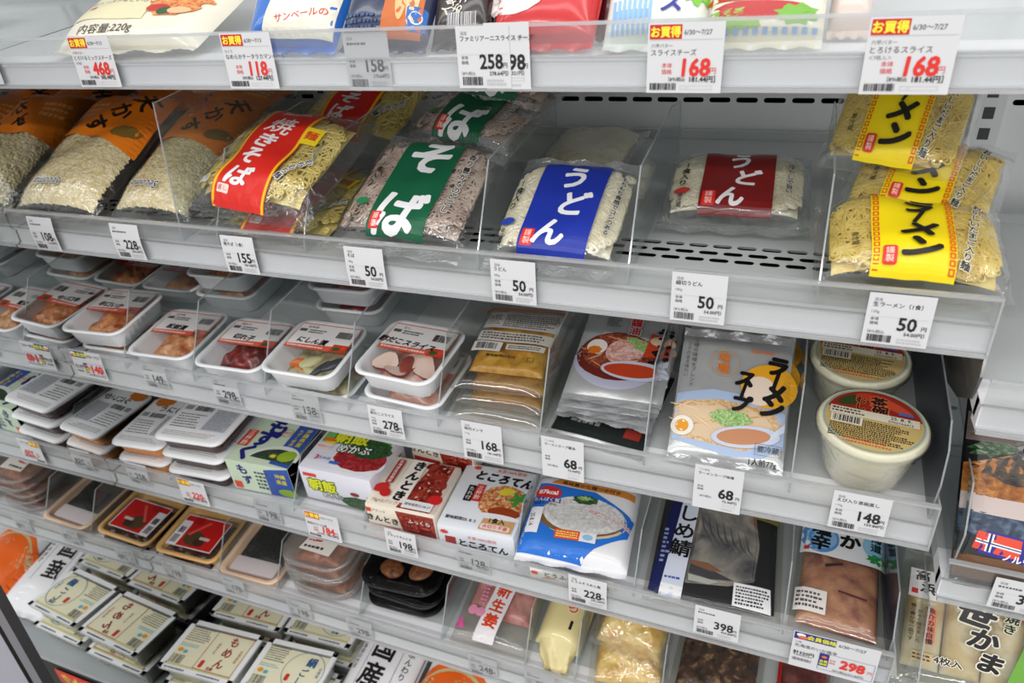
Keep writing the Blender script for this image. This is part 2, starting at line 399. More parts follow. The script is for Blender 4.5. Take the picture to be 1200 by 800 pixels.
shelf('E', XM+.002, XR, .40, 'lowest railed shelf holding red-labelled trays and black containers')
shelf('N', .184, .95, .36, 'empty-fronted shelf of the next bay at the right edge, upper one')
shelf('O', .196, .95, .36, 'shelf of the next bay holding the simmered fish pack')
shelf('P', .200, .95, .36, 'lower shelf of the next bay holding the fish cake pack')
# bottom well: the tofu deck, the dark air intake under its edge
struct(MB().box(XM+.002, 1.2, .545, YB, .262, .275).build('floor_well', pbr('well_grey', (170, 174, 176), .35)))
struct(MB().box(XM+.002, 1.2, .560, .60, .02, .262).build('wall_intake', pbr('intake_black', (20, 20, 22), .45)))
# ================================================================== price tags
K, RED, GREY, LG = (34, 34, 36), (216, 48, 40), (120, 120, 124), (190, 190, 194)
def price_tag(s, px, py, w, h, kind, price, name='', sub='', tax='', label='', behind=False, bow=.0, lean=0.0, maker='', date='', dy=0):
    """px, py: the photo's place of the tag's top left corner"""
    Y = (.6340 if behind else .6285)+dy
    p = on_y(px, py, Y); x0, z1 = p[0], p[2]
    M = Matrix.Translation((x0+w/2, Y, z1-h)) @ Matrix.Rotation(math.radians(90), 4, 'X') @ Matrix.Rotation(math.radians(lean), 4, 'Z')
    f = (lambda x, y, k=0: (x, y, bow*math.sin(math.pi*min(1, max(0, y/h)))+k))
    V, Fs = [], []
    ny = 5
    for j in range(ny+1):
        y = h*j/ny
        for x in (-w/2, w/2): V.append(f(x, y)); V.append(f(x, y, -.0004))
    for j in range(ny):
        a = 4*j; b = a+4; Fs += [(a, a+2, b+2, b), (a+1, b+1, b+3, a+3), (a, b, b+1, a+1), (a+2, a+3, b+3, b+2)]
    Fs += [(0, 1, 3, 2), (4*ny, 4*ny+2, 4*ny+3, 4*ny+1)]
    o = link_mesh('price_tag', V, Fs, PAPER); o.matrix_world = M
    tag(o, label, 'price tag', 'price tags on the rails')
    P = Print(f, .02, .0001, .00004); L, R_, B, T = -w/2, w/2, 0, h
    sd = hash_(price+name)
    if kind == 'plain':
        P.text(maker or '国産', L+.008, T-.006, .0034, GREY)
        tx(P, name, L+.004, T-.0105, .0050, K, .012)
        if not name: P.lines(L+.004, T-.0125, L+w*.55, T-.0085, 1, (90, 90, 94), sd)
        if sub: tx(P, sub, L+.004, T-.0175, .0036, GREY)
        P.rect(L+.002, h*.545, R_-.002, h*.55, LG)
        tx(P, '本体', L+.004, h*.50, .0036, K); tx(P, '価格', L+.004, h*.50-.0042, .0036, K)
        P.text(price, R_-.0185, h*.44, .0175, K, .022, sx=.88); P.text('円', R_-.0050, h*.375, .0048, K, .01)
        tx(P, '（8％税込', L+.0035, h*.245, .0036, (80, 80, 84)); P.text(tax+'円）', R_-.010, h*.245, .0046, K, .01)
        P.bars(L+.004, h*.05, L+w*.46, h*.19, K, sd); P.lines(L+w*.54, h*.04, R_-.004, h*.16, 2, LG, sd)
    elif kind == 'bare':
        tx(P, maker or '', L+.004, T-.0055, .0030, GREY); tx(P, name, L+.004, T-.0105, .0042, K, .01)
        tx(P, '本体', L+.004, h*.52, .0034, K); tx(P, '価格', L+.004, h*.52-.004, .0034, K)
        P.text(price, R_-.0165, h*.42, .0180, K, .028, sx=.9); P.text('円', R_-.0042, h*.36, .0046, K, .012)
        tx(P, '（8％税込', L+.007, h*.30, .0034, K); P.text(tax+'円）', R_-.0105, h*.25, .0044, K, .012)
        P.frame(R_-.019, h*.13, R_-.006, h*.18, .0003, LG); P.lines(R_-.02, h*.04, R_-.008, h*.09, 1, LG, sd)
    elif kind == 'deal':
        P.rect(L+.0015, T-.0125, L+w*.45, T-.0015, (200, 38, 40)); P.text('お買得', L+w*.232, T-.0071, .0088, (250, 232, 60), .03, sx=.95)
        tx(P, date or '6/30～7/27', L+w*.48, T-.0075, .0052, (70, 70, 74), .004, sx=.94); P.rect(L+.0015, T-.0132, R_-.0015, T-.0128, LG)
        tx(P, maker, L+.003, T-.0175, .0036, GREY); tx(P, name, L+.003, T-.0228, .0054, (60, 60, 64))
        tx(P, sub, L+.003, T-.0282, .0036, GREY)
        P.text('本体', L+w*.27, h*.40, .0044, RED); P.text('価格', L+w*.27, h*.40-.005, .0044, RED)
        P.text(price, L+w*.63, h*.375, .0190*min(1, h/.054), (222, 50, 40), .030, sx=.90, shear=.06); P.text('円', R_-.0075, h*.32, .0058, RED)
        tx(P, '［8％税込', L+w*.30, h*.20, .0036, K, .01); P.text(tax+'円］', L+w*.77, h*.20, .0054, K, .02)
        P.bars(L+.003, h*.045, L+w*.40, h*.145, K, sd); P.frame(L+w*.46, h*.05, L+w*.54, h*.11, .0003, LG); P.frame(L+w*.56, h*.05, L+w*.88, h*.11, .0003, LG)
    else:   # wide member card; smaller shelf cards use the same rows
        P.rect(L+.001, T-.012, L+w*.50, T-.001, (42, 40, 120)); P.ell(L+w*.09, T-.005, .005, .0026, (240, 240, 244)); P.ell(L+w*.12, T-.0085, .006, .0024, (222, 110, 60))
        P.text('会員価格', L+w*.335, T-.0066, .0078, (232, 230, 40), .02, sx=1.0)
        tx(P, date or '6/30～7/27', L+w*.53, T-.0072, .0066, K, .003, sx=.95)
        tx(P, maker, L+.003, T-.0165, .0036, GREY); tx(P, name, L+.003, T-.0222, .0058, (50, 50, 54))
        if sub: tx(P, '計'+sub+'円', L+.003, h*.42, .0036+w*.034, K, .015); P.lines(L+.004, h*.32, L+w*.30, h*.37, 1, GREY, sd)
        P.bars(L+.003, h*.19, L+w*.27, h*.27, GREY, sd)
        P.rect(L+w*.345, h*.20, L+w*.455, h*.56, (42, 40, 120)); P.ell(L+w*.40, h*.47, .003, .002, (222, 110, 60)); P.text('会員', L+w*.40, h*.35, .0045, (232, 230, 40), .02); P.text('価格', L+w*.40, h*.265, .0045, (232, 230, 40), .02)
        P.frame(L+w*.34, h*.11, R_-.002, h*.58, .0004, (70, 70, 150))
        P.text('本体', L+w*.50, h*.42, .0034, RED); P.text('価格', L+w*.50, h*.35, .0034, RED)
        P.text(price, L+w*.73, h*.385, .0190, (222, 50, 40), .035, sx=.92, shear=.05); P.text('円', R_-.006, h*.33, .0056, RED)
        P.text('（8％税込'+tax+'円）', L+w*.70, h*.16, .0042, K)
    P.build(o)
    return o
def hash_(s): return sum((i+1)*ord(c) for i, c in enumerate(s)) % 997+1
def tx(P, s, x, y, size, col, bold=0.0, sx=1.0):
    """left aligned"""
    if not s: return
    V, T = glyphs(s, bold)
    if len(V): P.text(s, x-V[:, 0].min()*size*sx, y, size, col, bold, sx=sx)

D1 = '6/30～7/27'
# top shelf
price_tag('A', 77, 43, .0635, .0545, 'deal', '468', 'とろけるミックスチーズ', '（220g）', '505.44', 'bargain tag priced 468 on the topmost rail under the grated cheese bag', date='6/30～7/13', maker='六甲バター')
price_tag('A', 256, 39, .0635, .0545, 'deal', '118', 'なめらかチータラカマンベール', '', '127.44', 'bargain tag priced 118 on the topmost rail near the blue pack', date='6/30～7/13', maker='なとり')
price_tag('A', 400, 38, .0500, .0530, 'plain', '158', '', '', '170.64', 'faded tag priced 158 behind the frosted topmost rail', True)
price_tag('A', 566, 27, .0430, .0560, 'bare', '298', '', '', '321', 'half covered tag ending in 98 on the topmost rail', dy=.0007)
price_tag('A', 533, 31, .0520, .0530, 'plain', '258', 'ファミリアーニスライス チーズ', '', '278.64', 'wide faded tag priced 258 on the topmost rail')
price_tag('A', 760, 27, .0615, .0545, 'deal', '168', 'スライスチーズ', '', '181.44', 'bargain tag priced 168 on the topmost rail below the sliced cheese', maker='六甲バター')
price_tag('A', 1021, 20, .0605, .0545, 'deal', '168', 'とろけるスライス', '＜7枚入＞', '181.44', 'large bargain tag priced 168 at the right end of the topmost rail', maker='六甲バター')
price_tag('A', -52, 44, .0560, .0545, 'deal', '298', '', '', '321.84', 'cropped red-printed bargain tag at the left photo edge on the topmost rail')
# noodle shelf
price_tag('B', 30, 253, .0480, .0480, 'plain', '108', '', '', '116.64', 'tag priced 108 under the tempura scraps bag', bow=.002)
price_tag('B', 127, 261, .0490, .0480, 'plain', '228', '', '', '246.24', 'tag priced 228 on the noodle shelf rail', bow=.002)
price_tag('B', 257, 275, .0490, .0480, 'plain', '155', '焼そば（1食）', '', '167.40', 'tag priced 155 under the red fried noodle bag', bow=.001)
price_tag('B', 402, 288, .0505, .0485, 'plain', '50', 'そば', '180g', '54.00', 'tag priced 50 under the green soba bag', bow=.001)
price_tag('B', 574, 303, .0500, .0485, 'plain', '50', 'うどん', '180g', '54.00', 'tag priced 50 under the blue udon bag', bow=.0005)
price_tag('B', 788, 318, .0515, .0508, 'plain', '50', '細切うどん', '180g', '54.00', 'tag priced 50 in front of the empty slotted deck')
price_tag('B', 1020, 342, .0520, .0490, 'plain', '50', '生ラーメン（1食）', '130g', '54.00', 'tag priced 50 under the yellow ramen bags')
# tray and soup shelf
price_tag('C', 80, 409, .0640, .0470, 'member', '140', '', '149', '151.20', 'purple-headed member tag priced 140 beside the mirror')
price_tag('C', 164, 424, .0460, .0420, 'plain', '149', '', '', '160.92', 'small faded tag priced 149 behind the tray shelf rail', True, .002)
price_tag('C', 247, 441, .0460, .0440, 'plain', '298', '', '', '321.84', 'small faded tag priced 298 under the dark red tray', True, .002)
price_tag('C', 338, 458, .0470, .0450, 'plain', '158', '', '', '170.64', 'small faded tag priced 158 on the tray shelf rail', True, .001)
price_tag('C', 430, 474, .0500, .0450, 'plain', '278', '酢だこスライス', '120g', '300.24', 'tag priced 278 under the sliced octopus tray', bow=.001)
price_tag('C', 540, 492, .0525, .0560, 'plain', '168', '味付メンマ', '110g', '181.44', 'tag priced 168 under the yellow bamboo shoot pouches')
price_tag('C', 634, 510, .0515, .0580, 'bare', '68', 'ラーメンスープ醤油', '', '73.44', 'tag priced 68 under the red soup pouches', maker='ベル食品')
price_tag('C', 815, 543, .0510, .0590, 'bare', '68', 'ラーメンスープ味噌', '', '73.44', 'tag priced 68 under the miso soup pouch', maker='ベル食品')
price_tag('C', 978, 574, .0535, .0480, 'plain', '148', 'えび入り茶碗蒸し', '170g', '159.84', 'tag priced 148 under the egg custard cups')
# box shelf
price_tag('D', 145, 540, .0480, .0440, 'plain', '258', '', '', '278.64', 'pale tag behind the box shelf rail beside the mirror', True, .002)
price_tag('D', 206, 559, .0560, .0480, 'deal', '220', '', '', '237.60', 'bargain tag priced 220 under the lidded tray stack', date='6/30～7/13')
price_tag('D', 296, 583, .0480, .0440, 'plain', '198', '', '', '213.84', 'pale tag behind the rail under the seaweed sleeve pack', True, .001)
price_tag('D', 355, 597, .0600, .0500, 'deal', '184', '朝飯めかぶ3連', '', '198.72', 'bargain tag priced 184 under the green seaweed box', date='6/30～7/13')
price_tag('D', 450, 618, .0500, .0440, 'plain', '198', 'ブラックきんとき', '', '213.84', 'tag priced 198 under the red bean box', bow=.001)
price_tag('D', 534, 638, .0500, .0430, 'plain', '128', '', '', '138.24', 'faded tag under the jelly noodle box', True, .001)
price_tag('D', 666, 672, .0510, .0480, 'plain', '228', 'とうふそうめん風', '', '246.24', 'tag priced 228 under the blue somen pack', bow=.0005)
price_tag('D', 815, 708, .0535, .0480, 'plain', '398', '', '', '429.84', 'tag priced 398 under the cured mackerel pack')
price_tag('D', 931, 738, .0915, .0590, 'member', '298', '北海道のいか塩辛', '320', '321.84', 'wide purple-headed member tag priced 298 at the box shelf end', maker='小樽')
# lowest rail
for i, (px, py, pr, wh) in enumerate(((188, 655, '198', 'red-labelled tray'), (258, 672, '178', 'kelp tray'), (335, 700, '198', 'round clear tubs'), (405, 722, '298', 'black tubs'), (548, 765, '248', 'pink ginger pack'), (614, 783, '238', 'pale yellow pouch'))):
    price_tag('E', px, py, .0480, .0430, 'plain', pr, '', '', '', 'faint tag behind the lowest rail under the '+wh, True, .001)
price_tag('O', 1168, 676, .0520, .0400, 'plain', '398', '', '', '429.84', 'tag on the next bay rail under the simmered fish pack')

# ================================================================== clear dividers
DPROF = [(0, 0), (.004, .016), (.066, .100), (.235, .100), (.30, .085), (.30, 0)]
def divider(s, X, label, prof=DPROF, v=.002, mat=None, sc=1.0, yaw=0):
    root = item('divider', label, 'divider', s, X, v, .0006, yaw, group='clear dividers between the goods')
    T = .0006; P = [(a*sc, b*sc) for a, b in prof]; n = len(P)
    V = [(-T, y, z) for y, z in P] + [(T, y, z) for y, z in P]
    link_mesh('plate', V, [tuple(range(n)), tuple(range(2*n-1, n-1, -1))], mat or DIVM, root)
    V2 = []; F2 = []; E_ = .0008
    for i in range(n-1):
        (y0, z0), (y1, z1) = P[i], P[i+1]; d = math.hypot(y1-y0, z1-z0); nx, nz = (z1-z0)/d*.0005, -(y1-y0)/d*.0005
        b = len(V2)
        for (y, z) in ((y0, z0), (y1, z1)):
            V2 += [(-E_, y-nx, z-nz), (E_, y-nx, z-nz), (E_, y+nx, z+nz), (-E_, y+nx, z+nz)]
        F2 += [(b+k, b+(k+1) % 4, b+4+(k+1) % 4, b+4+k) for k in range(4)]
    link_mesh('edge', V2, F2, DIV_EDGE, root)
    return root
TALL = [(0, 0), (.004, .02), (.040, .165), (.10, .165), (.11, .155), (.30, .10), (.30, 0)]
divider('B', -.722, 'tall clear divider right of the tempura scraps bags', TALL)
divider('B', -.664, 'clear divider on the left of the red fried noodle bag')
divider('B', -.532, 'clear divider between the red fried noodle bag and the soba bag')
divider('B', -.306, 'clear divider between the soba bag and the blue udon bag')
divider('B', -.141, 'clear divider between the blue udon bag and the bare slotted deck')
divider('B', .036, 'clear divider on the left of the yellow ramen bags')
for X, lb in ((-.914, 'clear divider beside the tray nearest the mirror'), (-.779, 'clear divider between the orange tray and the dark red tray'), (-.650, 'clear divider left of the pickled herring tray'), (-.514, 'clear divider left of the octopus tray'),
              (-.380, 'clear divider left of the yellow pouches'), (-.243, 'clear divider between the yellow pouches and the red soup pouches'), (-.117, 'clear divider between the two kinds of soup pouch'), (.040, 'clear divider left of the custard cups')):
    divider('C', X, lb)
divider('C', .172, 'dark smoky end plate right of the custard cups', [(0, 0), (0, .05), (.012, .085), (.035, .105), (.36, .105), (.36, 0)], mat=SMOKE)
for X, lb in ((-.905, 'clear divider behind the lidded uni squid tray'), (-.655, 'clear divider between the two seaweed boxes'), (-.528, 'clear divider left of the red bean box'), (-.287, 'clear divider between the jelly noodle box and the somen pack'), (-.123, 'clear divider between the somen pack and the mackerel pack'), (.059, 'clear divider left of the salted squid pack')):
    divider('D', X, lb, sc=.75)
divider('D', .172, 'smoky end plate right of the salted squid pack', [(0, 0), (0, .04), (.03, .085), (.36, .085), (.36, 0)], mat=SMOKE)
for X, lb in ((-.866, 'clear divider between the red-labelled tray and the kelp tray'), (-.740, 'clear divider left of the round clear tubs'), (-.573, 'clear divider between the round tubs and the black tubs'), (-.423, 'clear divider left of the pink ginger pack'), (-.282, 'clear divider between the ginger pack and the pale yellow pouch'), (-.205, 'clear divider between the two yellow goods'), (-.08, 'clear divider right of the yellow food bags')):
    divider('E', X, lb, sc=.8)
divider('O', .204, 'clear end plate beside the simmered fish pack', [(0, 0), (0, .06), (.03, .105), (.34, .105), (.34, 0)])
divider('P', .206, 'clear end plate beside the fish cake pack', [(0, 0), (0, .05), (.05, .12), (.34, .12), (.34, 0)])
# ================================================================== package builders (local: x right, y away from the shopper, z up)
def bag_fn(w, l, h, e, seed, px=2.6, py=4.0, wr=.0012, y0=0.0):
    r = random.Random(seed); ks = [(r.uniform(-1, 1)*90, r.uniform(-1, 1)*90, r.uniform(0, 6)) for _ in range(7)]
    def f(x, y):
        a = max(0.0, 1-abs(2*x/w)**px); b = max(0.0, 1-abs(2*(y-y0)/l-1)**py)
        P = (a**.55)*(b**.55); q = 0
        for kx, ky, ph in ks: q += math.sin(kx*x+ky*y+ph)
        rad = math.sin(x*260+seed)*math.sin(y*40)*(1-b)**1.5*1.6
        return e+(h-e)*P + wr*(q*.45+rad)*min(1, P*2.2+.12)
    return f
def pillow(parent, w, l, h, mat, seed=1, e=None, wr=.0012, seal=.012, name='film', nx=30, ny=36, y0=0, seal_mat=None, px=2.6, py=4.0):
    """a filled bag; returns its upper surface so that print and contents can follow it"""
    e = h*.3 if e is None else e
    f = bag_fn(w, l, h, e, seed, px, py, wr, y0)
    V, Fs = grid(f, -w/2, w/2, y0, y0+l, nx, ny); m = MB(); m.add(V, Fs)
    fb = lambda x, y: max(.0004, e-(e-.0004)*min(1, 1.25*(max(0, 1-abs(2*x/w)**4)*max(0, 1-abs(2*(y-y0)/l-1)**6))**.5))
    V, Fs = grid(fb, -w/2, w/2, y0, y0+l, 13, 15); m.add(V, [t[::-1] for t in Fs])
    m.build(name, mat, parent, True)
    if seal:
        for ya, d in ((y0, -1), (y0+l, 1)):
            s = MB(); n = 41; V = []; Fs = []
            for j in range(4):
                for i in range(n):
                    x = -w/2+w*i/(n-1); V.append((x, ya+d*seal*j/3, e+(.0009*(i % 2)+.0022*math.sin(i*.55+j*.3+seed))*(j/3)+.0006*j))
            Fs = [(j*n+i, j*n+i+1, (j+1)*n+i+1, (j+1)*n+i) for j in range(3) for i in range(n-1)]; s.add(V, Fs)
            s.build('seal', seal_mat or mat, parent, True)
    return f
def strands(paths, r, sides=5):
    V = []; Fs = []
    cs = [(math.cos(2*math.pi*k/sides), math.sin(2*math.pi*k/sides)) for k in range(sides)]
    for P in paths:
        P = np.asarray(P); T = np.gradient(P, axis=0); T /= np.linalg.norm(T, axis=1)[:, None]+1e-9
        N = np.cross(T, [0, 0, 1.0]); N /= np.linalg.norm(N, axis=1)[:, None]+1e-9; B = np.cross(N, T); b = len(V)
        for i in range(len(P)):
            for c, s in cs: V.append(P[i]+r*(c*N[i]+s*B[i]))
        for i in range(len(P)-1):
            for k in range(sides):
                k2 = (k+1) % sides; Fs.append((b+i*sides+k, b+i*sides+k2, b+(i+1)*sides+k2, b+(i+1)*sides+k))
    return V, Fs
NOODLE_CACHE = {}
def noodles(parent, f, w, l, y0, r, mat, seed=3, n=80, curl=.5, flow=None, key=None, deep=.007):
    rr = random.Random(seed); paths = []
    a, b = w/2*.9, l*.44; cy = y0+l/2
    for q in range(n):
        x, y = rr.uniform(-a, a), cy+rr.uniform(-b, b); th = rr.uniform(0, 6.28) if flow is None else flow+rr.uniform(-.5, .5); k = rr.uniform(-1, 1)*curl; P = []
        dz = rr.uniform(.0, deep)
        for i in range(56):
            P.append((x, y, f(x, y)-.0022-r-dz*(.6+.4*math.sin(i*.3+q))))
            k += rr.uniform(-1, 1)*curl*.35; k = max(-curl, min(curl, k)); th += k*.55
            nx, ny = x+.0038*math.cos(th), y+.0038*math.sin(th)
            e = (nx/a)**2 + ((ny-cy)/b)**4
            if e > 1: th += 1.1
            x, y = max(-a, min(a, nx)), max(cy-b, min(cy+b, ny))
        paths.append(P)
    V, Fs = strands(paths, r); stuff(link_mesh('noodles', V, Fs, mat, parent, smooth=True))
    g = lambda x, y: f(x, y)-.0075-deep
    V, Fs = grid(g, -w/2*.87, w/2*.87, y0+l*.08, y0+l*.92, 20, 24); link_mesh('noodle_block', V, Fs, mat, parent, smooth=True)
YEL_N = food('ramen_noodle', [(214, 184, 84), (236, 208, 108), (246, 226, 140)], 30, .4, .1)
CREAM_N = food('udon_noodle', [(226, 216, 184), (240, 233, 206), (246, 241, 222)], 30, .4, .1)
SOBA_N = food('soba_noodle', [(160, 138, 126), (190, 170, 156), (212, 194, 180)], 40, .45, .1)
YAKI_N = food('yakisoba_noodle', [(212, 188, 96), (230, 210, 120), (240, 226, 150)], 30, .4, .1)

def band(P, x0, x1, y0, y1, col, edge=None, ew=.0, skew=0, n=10):
    """printed band running from the front seal to the back"""
    P.poly([(x0+skew*0, y0), (x1, y0), (x1+skew, y1), (x0+skew, y1)], col)
    if edge:
        P.poly([(x0, y0), (x0+ew, y0), (x0+ew+skew, y1), (x0+skew, y1)], edge); P.poly([(x1-ew, y0), (x1, y0), (x1+skew, y1), (x1-ew+skew, y1)], edge)

def tray(parent, w, l, h, mat, r=.018, inset=.010, rim=.005, name='tray', rib=0, thick=.0025):
    ne = 14 if rib else 3
    R = lambda i, z, rp=0: (rring(w, l, r, i, 5, ne, rp), z)
    rings = [R(inset+.004, 0), R(inset+.001, .002, 0), R(inset*.9, .004, -rib), R(rim*.9, h-.005, -rib), R(rim*.85, h-.003), R(.0006, h-.002), R(0, h), R(.0012, h+.0016), R(rim-.0008, h+.0016), R(rim+.0008, h), R(rim+.002, h-.004, -rib), R(inset+thick, .0045, -rib)]
    V, Fs = loft(rings, True, True); return link_mesh(name, V, Fs, mat, parent, smooth=True)
def lid_film(parent, w, l, z, r=.018, inset=.002, bulge=.0015, mat=None, name='film'):
    rings = [(rring(w, l, r, inset, 5, 3), z), (rring(w, l, r, inset+.006, 5, 3), z+bulge*.7), (rring(w, l, r, inset+.014, 5, 3), z+bulge)]
    V, Fs = loft(rings, False, True); return link_mesh(name, V, Fs, mat or FILM_FLAT, parent, smooth=True)
def heap(parent, w, l, z0, amp, mat, seed=1, freq=120, name='food', cx=0, cy=None, pw=6, nx=36, ny=36):
    """food filling: a lumpy mound, closed below"""
    r = random.Random(seed); ks = [(r.uniform(-1, 1)*freq, r.uniform(-1, 1)*freq, r.uniform(0, 6)) for _ in range(8)]; cy = l/2 if cy is None else cy
    def f(x, y):
        u, v = 2*x/w, 2*y/l; P = max(0, 1-abs(u)**pw)*max(0, 1-abs(v)**pw); q = sum(abs(math.sin(a*x+b*y+p)) for a, b, p in ks)/8
        return z0+amp*(P**.5)*(.45+.75*q)
    V, Fs = grid(f, -w/2, w/2, -l/2, l/2, nx, ny); V = [(x+cx, y+cy, z) for x, y, z in V]
    n = len(V); m = MB().add(V, Fs)
    m.add([(-w/2+cx, -l/2+cy, z0-.001), (w/2+cx, -l/2+cy, z0-.001), (w/2+cx, l/2+cy, z0-.001), (-w/2+cx, l/2+cy, z0-.001)], [(3, 2, 1, 0)])
    return m.build(name, mat, parent, True)
def blob(parent, name, mat, loc, rad, seed, squash=.5, rough=.25, rot=0):
    bm = bmesh.new(); bmesh.ops.create_icosphere(bm, subdivisions=3, radius=1); r = random.Random(seed); ks = [(r.uniform(-3, 3), r.uniform(-3, 3), r.uniform(-3, 3), r.uniform(0, 6)) for _ in range(4)]
    c, s = math.cos(math.radians(rot)), math.sin(math.radians(rot))
    for v in bm.verts:
        q = 1+rough*sum(math.sin(a*v.co.x+b*v.co.y+d*v.co.z+p) for a, b, d, p in ks)/4
        x, y, z = v.co.x*q*rad[0], v.co.y*q*rad[1], v.co.z*q*rad[2]
        v.co = (loc[0]+x*c-y*s, loc[1]+x*s+y*c, max(loc[2]+z, loc[2]-rad[2]*squash))
    me = bpy.data.meshes.new(name); bm.to_mesh(me); bm.free(); me.materials.append(mat); me.polygons.foreach_set('use_smooth', [True]*len(me.polygons))
    o = bpy.data.objects.new(name, me); COL.objects.link(o); o.parent = parent; return o
def dup(root, M, label, group=None):
    r = root.copy(); COL.objects.link(r); r.matrix_world = M; r['label'] = label
    if group: r['group'] = group
    for ch in list(root.children):
        c = ch.copy(); COL.objects.link(c); c.parent = r
        for g2 in list(ch.children):
            d = g2.copy(); COL.objects.link(d); d.parent = c
    return r

# ================================================================== noodle shelf
ORG, BLK, WHT = (236, 128, 24), (22, 20, 20), (246, 246, 246)
YEL, OR2 = (250, 222, 20), (222, 100, 30)
SCRAP = food('tempura_scraps', [(222, 200, 140), (238, 222, 174), (246, 236, 204)], 160, .6, 1.0, 260, .05)
def scraps_bag(label, s, X, v, h, yaw, pitch, seed, roll=0, w=.155, q=1.0):
    t = item('tempura_scraps_bag', label, 'food bag', s, X, v, h, yaw, pitch, roll, 'orange tempura scraps bags')
    l = .235*q
    f = pillow(t, w, l, .046*q, FILM, seed, wr=.0016, py=6)
    g = lambda x, y: f(x, y)-.0034+.0020*math.sin(x*880+2.2*math.sin(y*300))*math.sin(y*860+2*math.sin(x*410))
    V, Fs = grid(g, -w*.46, w*.46, .008, .17*q, 110, 110); link_mesh('scraps', V, Fs, SCRAP, t, smooth=True)
    P = Print(on_surf(f), .012); P.sy = q; P.sx = w/.165
    P.poly([(-.081, .118), (-.03, .128), (.02, .124), (.081, .105), (.081, .236), (-.081, .236)], ORG)
    for ch, x, y, r in (('天', .050, .205, -12), ('か', .024, .178, -16), ('す', -.006, .150, -20)): P.text(ch, x, y, .036, BLK, .03, r-25, shear=.1)
    P.lines(-.07, .165, -.02, .20, 3, (250, 190, 120), seed); P.ell(.055, .14, .022, .011, (120, 96, 40), 10, wob=.06)
    P.text('Secoma', -.012, .035, .0165, WHT, .06, 180, shear=.25, sx=1.1); P.text('Secoma', -.012, .035, .0165, BLK, .01, 180, shear=.25, sx=1.1)
    P.build(t); return t
scraps_bag('orange-topped tempura scraps bag nearest the mirror, in front', 'B', -.940, .004, .010, 0, 20, 11)
scraps_bag('orange-topped tempura scraps bag behind the tall clear divider', 'B', -.791, .026, .004, 1, 18, 12, w=.133)
scraps_bag('orange tempura scraps bag standing at the back near the upright', 'B', -.792, .405, .085, 178, -4, 13, w=.135, q=.74)
scraps_bag('orange tempura scraps bag at the back beside the mirror', 'B', -.942, .405, .090, 181, -4, 14, q=.74)

def yaki_bag(label, X, v, h, yaw, pitch, seed, roll=0, bh=.050):
    t = item('fried_noodle_bag', label, 'noodle bag', 'B', X, v, h, yaw, pitch, roll, 'red-labelled fried noodle bags')
    w, l = .205, .175
    f = pillow(t, w, l, bh, FILM, seed, wr=.002, px=2.6, py=4); noodles(t, f, w*.93, l*.90, .010, .0013, YAKI_N, seed, 110, .35, deep=.005)
    P = Print(on_surf(f), .009); P.sy = .82; P.sx = 1.08; R_ = (216, 40, 30)
    band(P, -.040, .040, .004, .210, R_); band(P, -.040, -.034, .004, .210, OR2); band(P, .034, .040, .004, .210, OR2)
    band(P, -.0385, -.0355, .004, .210, (250, 200, 40)); band(P, .0355, .0385, .004, .210, (250, 200, 40))
    P.text('Secoma', 0, .19, .014, WHT, .02)
    for ch, x, y, z in (('焼', -.002, .153, .038), ('き', -.006, .118, .032), ('そ', -.010, .085, .034), ('ば', -.010, .047, .036)): P.text(ch, x, y, z, (240, 240, 240), .010 if ch == '焼' else .03, -6, shear=.1)
    P.rect(-.031, .018, -.015, .030, (236, 210, 200), .002); P.text('蒸し', -.023, .024, .007, R_)
    P.rect(.036, .125, .060, .158, (244, 214, 40)); P.text('麺', .048, .142, .017, R_, .02)
    P.text('もちもち麺', .058, .075, .0105, BLK, .02, -28, True, halo=WHT); P.text('のび', -.062, .085, .011, BLK, .02, -14, True, halo=WHT); P.text('ソース付', -.066, .035, .009, BLK, .02, halo=WHT, hb=.12)
    P.build(t); return t
yaki_bag('red-labelled fried noodle bag lying on top, in front', -.612, .008, .026, -8, 20, 21)
yaki_bag('red-labelled fried noodle bag underneath the front one', -.600, .016, .0, -4, 4, 22, bh=.026)
yaki_bag('red-labelled fried noodle bag farther back, half hidden by the front one', -.590, .200, .035, -10, 18, 23)

def band_bag(name, label, X, v, h, yaw, pitch, seed, noodle, r, col, chars, sub, stamp, roll=0, w=.175, l=.20, bh=.045, group=None, side='1食入り', curl=.5):
    t = item(name, label, 'noodle bag', 'B', X, v, h, yaw, pitch, roll, group)
    q_ = l/.20; f = pillow(t, w, l, bh, FILM, seed, wr=.0014, seal_mat=FOILFILM, px=4, py=7, seal=.016); noodles(t, f, w*.97, l*.94, .004, r, noodle, seed, 120, curl, deep=.004)
    P = Print(on_surf(f), .009)
    if not chars: return t
    band(P, -.036, .040, .002, l-.004, col)
    n = len(chars)
    for i, (ch, x) in enumerate(chars): P.text(ch, x, l*.76-(l*.57)*(i/(max(1, n-1))), l*.80/n, (238, 238, 240), .032, -3, shear=.08)
    P.rect(-.033, .008, -.019, .028, (222, 44, 36), .002); P.text('謹製', -.026, .018, .0085, (250, 200, 190), .01, 0, True)
    P.text(side, -.056, .110*q_, .0105, BLK, .02, -4, True); P.ell(-.056, .055*q_, .009, .005, stamp); P.text('要冷蔵', -.057, .028*q_, .006, BLK, .01, 0, True)
    P.text(sub, .056, .105*q_, .0115*q_**.7*min(1, 9/len(sub)), BLK, .02, -2, True, halo=(226, 222, 214))
    P.build(t); return t
FOILFILM = clear('crinkled_seal', (225, 228, 228), 1.7, .12, .42, bump=.8, bscale=140, gain=1.8)
GRN, BLU, DRED = (16, 92, 60), (30, 52, 160), (126, 24, 24)
so = 'green-labelled soba noodle bags'
SB = [('そ', .002), ('ば', -.002)]
